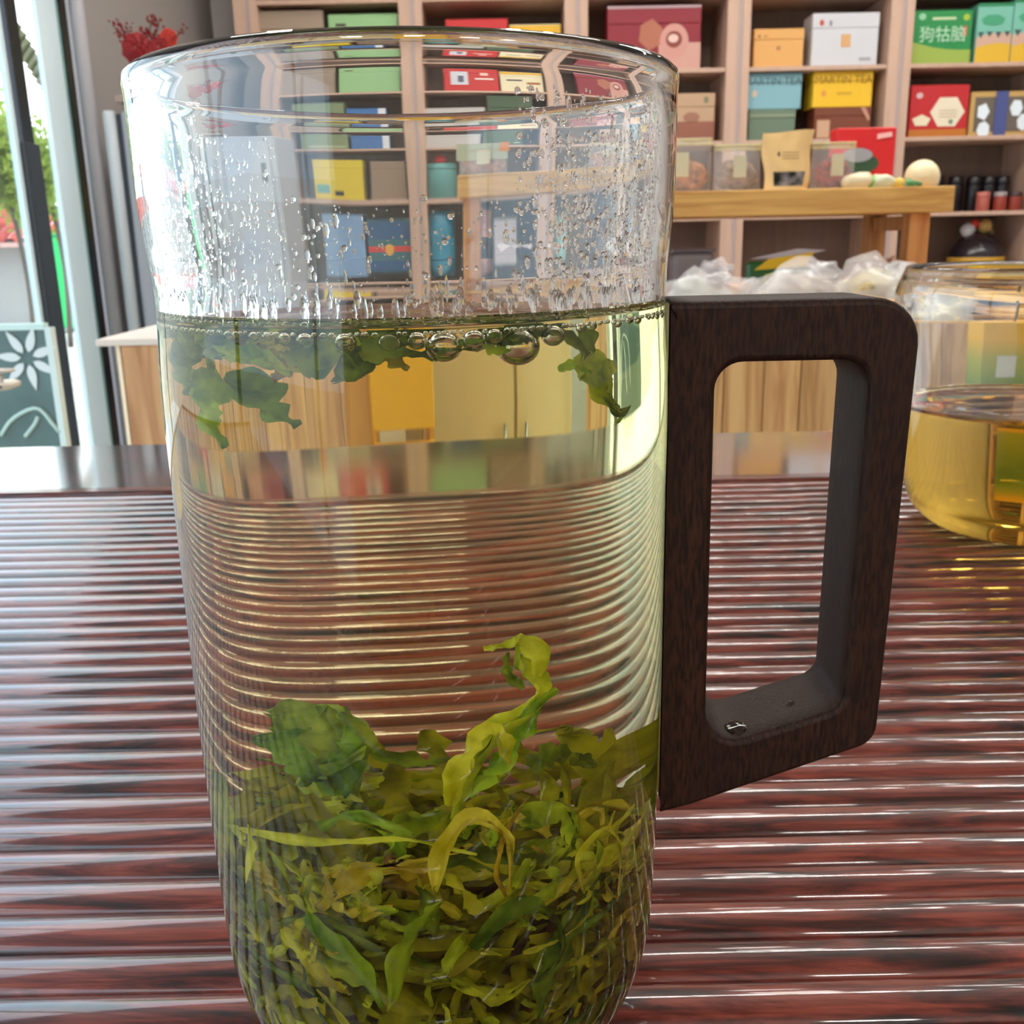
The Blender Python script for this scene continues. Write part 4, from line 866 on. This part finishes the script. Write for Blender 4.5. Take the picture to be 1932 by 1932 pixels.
for i in range(285):
    MG[0] = rg.choice((.0006, .001, .0016, .0024, .0034)); p, d, rad = place_leaf(rg); big = rg.random() < .2
    L = rg.uniform(.016, .03) if big else rg.uniform(.009, .022); W = rg.uniform(.0022, .0036) if big else rg.uniform(.0007, .0021)
    C = walk(p, d, L, 20, rg.choice((-1, 1))*rg.uniform(.8, 6), rg)
    V, Fc = leaf_geo(C, W, rg.uniform(.4, 2.4), rg.uniform(-4, 4), rg.uniform(.3, 1.2), rg=rg, up=rad+np.array([rg.gauss(0, .5) for _ in range(3)]))
    m = rg.choices(LM[:5], (5, 5, 4, 2, .7))[0]
    q = C[len(C)//2]; hue = ('light yellow green', 'mid green', 'yellow', 'dark olive green', 'amber brown')[LM.index(m)]
    lvl = 'low in the heap' if q[2] < .02 else ('halfway up the heap' if q[2] < .04 else 'high in the heap')
    sd = 'at the back' if q[1] > .012 else ('on the left' if q[0] < -.014 else ('on the handle side' if q[0] > .014 else 'in the middle'))
    leaf_object(V, Fc, m, '%s %s crumpled tea leaf %s, %s' % ('broad' if W > .0021 else ('slim' if W > .0014 else 'thin'), hue, lvl, sd))
# the hidden bulk of the heap
AV = []; AF = []
for i in range(900):
    MG[0] = rg.uniform(.0035, .006); p, d, rad = place_leaf(rg, False); C = walk(p, d, rg.uniform(.012, .026), 9, rg.uniform(-4, 4), rg)
    V, Fc = leaf_geo(C, rg.uniform(.0014, .0032), rg.uniform(.3, 1.6), rg.uniform(-3, 3), .4, 4, rg); k = len(AV); AV += V; AF += [tuple(q+k for q in f) for f in Fc]
o = mesh('leaf_mass', AV, AF, LDARK, None, True); tag(o, 'mass of darker tea leaves packed inside the heap at the mug bottom', 'leaves', kind='stuff')
MG[0] = .0007; ZM[0] = ZL-.0019
# conspicuous leaves
def path_leaf(pts, W, m, label, curl=1., twist=0, ruffle=.5, up=None, n=22, nw=7, parent=None, name='tea_leaf', tip=.75, group=None):
    C = spline([tea_at(*q) for q in pts], n); V, Fc = leaf_geo(C, W, curl, twist, ruffle, nw, rg, up, tip)
    return leaf_object(V, Fc, m, label, group, name, parent)
def cluster(name, label, loc):
    return empty(name, label, 'leaf', loc)
def add_leaves(parent, specs):
    for sp in specs:
        pts, W, m, cu, tw, ru = sp[:6]; up = sp[6] if len(sp) > 6 else None
        C = spline([tea_at(*q) for q in pts], 20); V, Fc = leaf_geo(C, W, cu, tw, ru, 7, rg, up)
        c = np.array(parent.location); mesh('leaf_blade', [v-c for v in V], Fc, m, parent, True)
cl = cluster('tea_leaf', 'tall twisted tea leaf standing up above the heap with a hooked tip', tuple(tea_at(900, 1480, -.004)))
add_leaves(cl, [([(862, 1545, -.012), (890, 1470, -.008), (935, 1400, -.005), (990, 1350, -.003), (1024, 1300, -.002), (985, 1262, -.002), (975, 1225, -.002), (1000, 1205, -.003)], .0030, LM[0], 1.9, 5.5, .8),
                ([(880, 1500, -.008), (940, 1420, -.006), (1000, 1340, -.004), (1052, 1300, -.003)], .0026, LM[1], 1.6, 3, .9),
                ([(1010, 1275, -.003), (1022, 1235, -.004), (985, 1203, -.004), (950, 1215, -.003), (912, 1222, -.003)], .0019, LM[2], .8, 2.2, .6, (0, -1, 0)),
                ([(850, 1520, -.016), (880, 1440, -.014), (930, 1380, -.012), (960, 1440, -.010)], .0026, LM[2], 1.2, 2, .7),
                ([(985, 1300, -.003), (962, 1270, -.002), (958, 1230, -.002)], .0012, LM[3], 1.4, 2, .6)])
cl = cluster('tea_leaf', 'broad green unfurled leaf bunch rising over the left of the heap', tuple(tea_at(590, 1400, .0)))
add_leaves(cl, [([(660, 1480, .004), (610, 1400, .002), (560, 1360, .0), (505, 1345, -.002)], .0055, LM[5], .5, .5, .35, (0, -1, .4)),
                ([(650, 1490, .0), (600, 1440, -.002), (540, 1405, -.003), (478, 1392, -.004)], .0042, LM[6], .7, .6, .4, (0, -1, 0)),
                ([(660, 1500, .0), (640, 1430, -.003), (630, 1370, -.004), (610, 1330, -.004)], .0048, LM[5], 1.2, 1.4, .5, (0, -1, 0)),
                ([(640, 1500, -.002), (655, 1440, -.005), (680, 1400, -.005), (650, 1370, -.004)], .0036, LM[6], 1.6, 2.2, .5),
                ([(600, 1500, .003), (620, 1440, .003), (660, 1380, .004), (640, 1335, .004)], .0045, LM[5], .9, -1, .4, (0, -1, 0)),
                ([(560, 1480, .0), (600, 1470, -.003), (650, 1440, -.006), (690, 1405, -.006)], .0022, LM[6], 1.8, 4, .6)])
path_leaf([(408, 1455, -.010), (415, 1530, -.012), (425, 1610, -.013), (440, 1690, -.014)], .0038, LM[1], 'broad flat green leaf pressed on the glass at the far left of the heap', .25, .3, .25, (0, -1, 0))
path_leaf([(440, 1570, -.028), (520, 1575, -.031), (640, 1585, -.035), (760, 1580, -.036), (900, 1610, -.036)], .0011, LM[2], 'long pale yellow leaf strand lying across the upper left of the heap', 1.1, 1.5, .4)
path_leaf([(455, 1565, -.030), (448, 1610, -.031), (436, 1680, -.030)], .0016, LM[2], 'yellow folded leaf hanging down the left wall from the long strand', .9, 1, .5)
path_leaf([(820, 1680, -.037), (835, 1600, -.0375), (890, 1545, -.0375), (960, 1590, -.037), (965, 1690, -.037)], .0018, LM[2], 'bright yellow leaf arching like a hook in the middle of the heap', .8, 1.2, .4, (0, -1, 0))
path_leaf([(890, 1790, -.037), (960, 1735, -.0375), (1050, 1740, -.037), (1085, 1820, -.036), (1010, 1870, -.036)], .0022, LM[3], 'dark green leaf coiled in a wide ring low on the right of the heap', .8, 1.6, .5, (0, -1, 0))
path_leaf([(1130, 1700, -.034), (1120, 1630, -.034), (1180, 1580, -.032), (1215, 1620, -.030), (1205, 1720, -.029)], .0010, LM[2], 'thin yellow leaf looped against the right side of the heap', 1.3, 2.5, .5)
path_leaf([(985, 1560, -.030), (1010, 1540, -.031), (1070, 1535, -.031), (1090, 1600, -.032), (1030, 1640, -.034)], .0026, LM[1], 'crinkled mid green leaf folded over under the walnut handle side', 1.2, 1.8, .9)
path_leaf([(960, 1700, -.0375), (940, 1640, -.037), (962, 1560, -.034), (1000, 1500, -.03)], .0010, LM[4], 'thin olive stem standing upright in the middle of the heap', 2.2, .5, .2)
path_leaf([(560, 1740, -.0365), (620, 1790, -.037), (680, 1830, -.037), (720, 1900, -.036)], .0024, LM[1], 'smooth bright green leaf slanting down at the lower left of the heap', .5, .9, .35, (0, -1, 0))
path_leaf([(700, 1420, .012), (790, 1440, .01), (860, 1430, .012)], .0018, LM[3], 'dark leaf strand lying along the far top of the heap', 1.2, 2, .5)
path_leaf([(1000, 1450, .008), (1060, 1430, .01), (1125, 1445, .01)], .0032, LM[3], 'rumpled dark green leaf on the heap top under the tall leaf', 1.4, 3, .9)
path_leaf([(1250, 1380, -.012), (1242, 1440, -.014), (1180, 1470, -.016), (1100, 1500, -.018)], .0020, LM[0], 'green leaf climbing the right wall at the heap top', .9, 2, .5)
path_leaf([(740, 1890, -.036), (760, 1800, -.037), (800, 1740, -.0375), (830, 1700, -.037)], .0021, LM[1], 'upright mid green leaf near the centre bottom of the heap', .8, 1.3, .5, (0, -1, 0))
path_leaf([(770, 1830, -.037), (860, 1850, -.037), (950, 1880, -.036), (1010, 1860, -.036)], .0024, LM[0], 'long wavy green leaf lying across the bottom of the heap', .9, 2.2, .6)
# hanging sprig at the right
cl = cluster('tea_leaf', 'green sprig hanging from the tea surface at the right', tuple(tea_at(1110, 620, -.022)))
add_leaves(cl, [([(1100, 615, -.022), (1108, 650, -.022), (1098, 690, -.022)], .0016, LM[3], .6, .4, .4, (0, -1, 0)),
                ([(1085, 700, -.022), (1110, 695, -.022), (1135, 740, -.022), (1160, 775, -.022)], .0025, LM[1], .5, .3, .4, (0, -1, 0)),
                ([(1052, 700, -.022), (1080, 695, -.022), (1115, 705, -.022)], .0009, LM[1], .9, .6, .4),
                ([(1150, 680, -.022), (1140, 710, -.022), (1135, 745, -.022)], .0015, LM[1], .5, .2, .3, (0, -1, 0)),
                ([(1140, 745, -.022), (1165, 780, -.022), (1190, 765, -.022)], .0009, LM[3], .8, .6, .4),
                ([(1160, 765, -.022), (1168, 785, -.022), (1160, 802, -.022)], .0006, LM[1], .8, .6, .4)])
# leaves under the surface
surf = [([(345, 645, -.008), (400, 640, -.012), (450, 645, -.018)], .0032, 3, 'dark green leaf floating against the far left wall'), ([(400, 690, -.018), (398, 650, -.022), (440, 650, -.026), (470, 668, -.026)], .0013, 1, 'small curled leaf hooked under the surface at the left'),
        ([(480, 648, -.028), (540, 650, -.031), (575, 662, -.032), (575, 690, -.032), (535, 688, -.032)], .0011, 2, 'yellow green leaf curled like a hook under the bubbles'),
        ([(560, 650, -.032), (600, 690, -.033), (640, 660, -.034), (690, 700, -.034)], .0014, 3, 'dark twisted leaf under the bubbles left of centre'), ([(640, 650, -.034), (660, 700, -.034), (700, 680, -.034), (690, 655, -.034)], .0011, 3, 'dark leaf ring hanging under the bubbles'),
        ([(680, 645, -.034), (730, 660, -.034), (770, 690, -.034)], .0022, 4, 'brownish leaf tip under the bubbles at the centre'), ([(820, 672, -.036), (850, 655, -.036), (890, 650, -.036)], .0009, 3, 'thin green leaf tip under the bubbles right of centre'),
        ([(910, 640, -.036), (940, 650, -.036), (965, 652, -.035)], .0009, 1, 'tiny green leaf scrap beside the bubbles right of centre'), ([(500, 640, -.02), (580, 636, -.022), (660, 640, -.02), (740, 640, -.02)], .0045, 3, 'broad dark leaf lying flat under the surface behind the bubbles'),
        ([(420, 638, -.002), (500, 632, .002), (600, 630, .004)], .004, 3, 'broad dark leaf floating at the back left of the surface'), ([(380, 690, -.012), (390, 730, -.013), (395, 780, -.014), (425, 835, -.016)], .0031, 1, 'long broad green leaf hanging down inside the left wall'),
        ([(340, 640, -.003), (345, 690, -.004), (352, 740, -.005)], .0022, 3, 'dark leaf pressed to the glass at the left edge'), ([(450, 700, .02), (500, 760, .02), (560, 800, .02)], .003, 3, 'dim blue green leaf hanging at the back of the tea')]
for pts, W, mi_, lab in surf: path_leaf([(q[0], q[1]+10, q[2]) for q in pts], W, LM[mi_], lab, 1.0 if W < .002 else .4, 1.2, .6, (0, -1, .2) if W > .002 else None, n=16, nw=5)

for i in range(34):
    a = -math.pi*rg.uniform(.28, 1.05); z = ZL-.002-abs(rg.gauss(0, .0022)); MG[0] = rg.uniform(.0006, .003); rad_ = .0378-abs(rg.gauss(0, .006))
    p = np.array([rad_*math.cos(a), rad_*math.sin(a), z]); t = np.array([-math.sin(a), math.cos(a), rg.gauss(0, .12)])*rg.choice((-1, 1))
    V, Fc = leaf_geo(walk(p, t, rg.uniform(.006, .015), 13, rg.uniform(-2.5, 2.5), rg), rg.uniform(.0008, .0026), rg.uniform(.4, 1.8), rg.uniform(-3, 3), .7, rg=rg)
    leaf_object(V, Fc, rg.choice((LM[3], LM[3], LM[1], LM[3], LM[4])), 'dark crumpled tea leaf floating under the bubbles, %s' % ('towards the left wall' if p[0] < -.026 else ('left of the mug middle' if p[0] < -.012 else ('near the mug middle' if p[0] < 0 else 'right of the mug middle'))), 'tea leaves floating under the surface')
# ---------------------------------------------------------------- bubbles along the near edge of the surface
BUB = refr('bubble_skin', 1/1.333)
bm = bmesh.new(); bmesh.ops.create_icosphere(bm, subdivisions=3, radius=1); bme = bpy.data.meshes.new('bubble'); bm.to_mesh(bme); bm.free(); bme.materials.append(BUB); bme.polygons.foreach_set('use_smooth', [True]*len(bme.polygons))
rb = random.Random(5); used = []
def bubble(a, dr, r, lab):
    R = RL-.0005-r-dr; z = ZL-.0018-r*.95
    p = np.array([R*math.cos(a), R*math.sin(a), z])
    for q, qr in used:
        if np.linalg.norm(p-q) < (r+qr)*.96: return
    used.append((p, r)); o = bpy.data.objects.new('bubble', bme); link(o); o.location = p; o.scale = (r, r, r*.85); tag(o, lab+', '+('far left' if p[0] < -.03 else ('left' if p[0] < -.015 else ('left of the middle' if p[0] < 0 else ('right of the middle' if p[0] < .015 else ('right' if p[0] < .03 else 'by the handle'))))), 'bubble', 'bubbles at the tea surface')
for (x, r) in ((672, .0015), (700, .0019), (745, .0016), (790, .0014), (835, .0024), (888, .0017), (925, .0011), (985, .0030), (1040, .0013), (1068, .0017), (640, .0014), (600, .0012), (560, .0009), (1110, .0009), (1150, .0008)):
    a = math.atan2(-.036, (x-750)/1886*.145); bubble(a, 0, r, '%s clear bubble clinging to the glass under the tea surface' % ('very large' if r > .0022 else ('large' if r > .0014 else 'middling')))
for i in range(6000):
    if len(used) > 280: break
    a = rb.uniform(-math.pi*1.02, math.pi*.02); r = rb.choice((.00035, .0004, .0005, .0006, .0008)); bubble(a, abs(rb.gauss(0, .0004)), r, 'tiny clear bubble in the ring at the tea surface')

# ---------------------------------------------------------------- condensation on the inside above the tea
def inner_r(z): P = dense(INN); P = sorted([(q[1], q[0]) for q in P]+[(ZL, RL)]); return float(np.interp(z, [q[0] for q in P], [q[1] for q in P]))
V = []; Fc = []; rc = random.Random(11)
def droplet(a, z, r, st=1.):
    R = inner_r(z)+.00003; base = np.array([R*math.cos(a), R*math.sin(a), z]); nn = np.array([-math.cos(a), -math.sin(a), 0]); t = np.array([-math.sin(a), math.cos(a), 0]); k0 = len(V); up = np.array([0, 0, 1.])
    n = 7; V.append(base+nn*r*.45)
    for ring, (q, h) in enumerate(((.45, .38), (.8, .2), (1, -.02))):
        for k in range(n): an = 2*math.pi*k/n+rc.uniform(-.15, .15); V.append(base+(t*math.cos(an)+up*math.sin(an)*st)*r*q+nn*r*h)
    for k in range(n): k2 = (k+1) % n; Fc.append((k0, k0+1+k2, k0+1+k)); Fc.append((k0+1+k, k0+1+k2, k0+1+n+k2, k0+1+n+k)); Fc.append((k0+1+n+k, k0+1+n+k2, k0+1+2*n+k2, k0+1+2*n+k))
for i in range(4200):
    q = rc.random()
    if q < .55: a = rc.uniform(-1.15, .9); z = rc.uniform(.146, .171)
    elif q < .8: a = rc.uniform(math.pi*.75, math.pi*1.3); z = rc.uniform(.146, .171)
    else: a = rc.uniform(-math.pi, math.pi); z = rc.uniform(.143, .158)
    droplet(a, z, rc.choice((.00010, .00012, .00015, .0002, .0003, .00045)), rc.choice((1, 1, 1.3, 2.2)))
for i in range(200):
    a = rc.uniform(-math.pi, 0) if i < 150 else rc.uniform(0, math.pi); droplet(a, rc.uniform(.1437, .1456), rc.uniform(.0002, .0006), rc.uniform(2, 5))
o = mesh('condensation', V, Fc, WT, None, True); tag(o, 'tiny water droplets misting the inside of the mug above the tea', 'water', kind='stuff')

# ================================================================ SECOND VESSEL: glass jug of amber tea
JX, JY = .283, .338
JO = [(.0004, .001), (.03, .0006), (.040, .0010), (.047, .0042), (.0535, .010), (.0575, .0175), (.0605, .030), (.0635, .050), (.066, .070), (.0682, .090), (.0700, .108), (.0708, .118), (.0700, .1245), (.0680, .1295), (.0668, .1325)]
JL = [(.0664, .1342), (.0655, .1350), (.0644, .1345), (.0642, .133)]
JI = [(.0650, .130), (.0672, .126), (.0682, .119), (.0678, .108), (.0660, .090), (.0645, .077)]
JZ, JR = .0665, .0634
jug = empty('glass_jug', 'clear glass jug of amber tea at the right edge', 'jug', (JX, JY, 0))
prof = dense(JO)+JL+dense(JI)+[(JR, JZ)]; V, Fc = lathe_vf(prof, 128); Fc.append(tuple(reversed(range(128))))
JG = refr('jug_glass', 1.47, (.992, .997, .994, 1), bump=(14, .0003, (1, 1, .5)))
mesh('glass_body', V, Fc, JG, jug, True)
JT = dense([(.0004, .0045), (.03, .004), (.040, .0045), (.0465, .0085), (.0515, .014), (.055, .0205), (.0582, .032), (.061, .050), (JR, JZ)])
prof = JT+[(JR-.0004, JZ-.0005), (JR-.0012, JZ-.0012), (JR-.003, JZ-.0017), (.03, JZ-.0018), (.0004, JZ-.0018)]
V, Fc = lathe_vf(prof, 128); mi = []
for i in range(len(prof)-1): mi += [1 if i >= len(JT)-1 else 0]*128
Fc.append(tuple(reversed(range(128)))); mi.append(0); Fc.append(tuple(range((len(prof)-1)*128, len(prof)*128))); mi.append(1)
o = mesh('amber_tea', V, Fc, [refr('amber_against_glass', 1.333/1.47, (.97, .80, .33, 1)), refr('amber_surface', 1.333)], None, True, (JX, JY, 0)); o.data.polygons.foreach_set('material_index', mi); tag(o, 'amber tea half filling the glass jug', 'tea')
V, Fc = lathe_vf([(.0001, 0)]+[(.006*math.sin(t), .03*t/3.1) for t in np.linspace(.3, 3.1, 8)], 12)
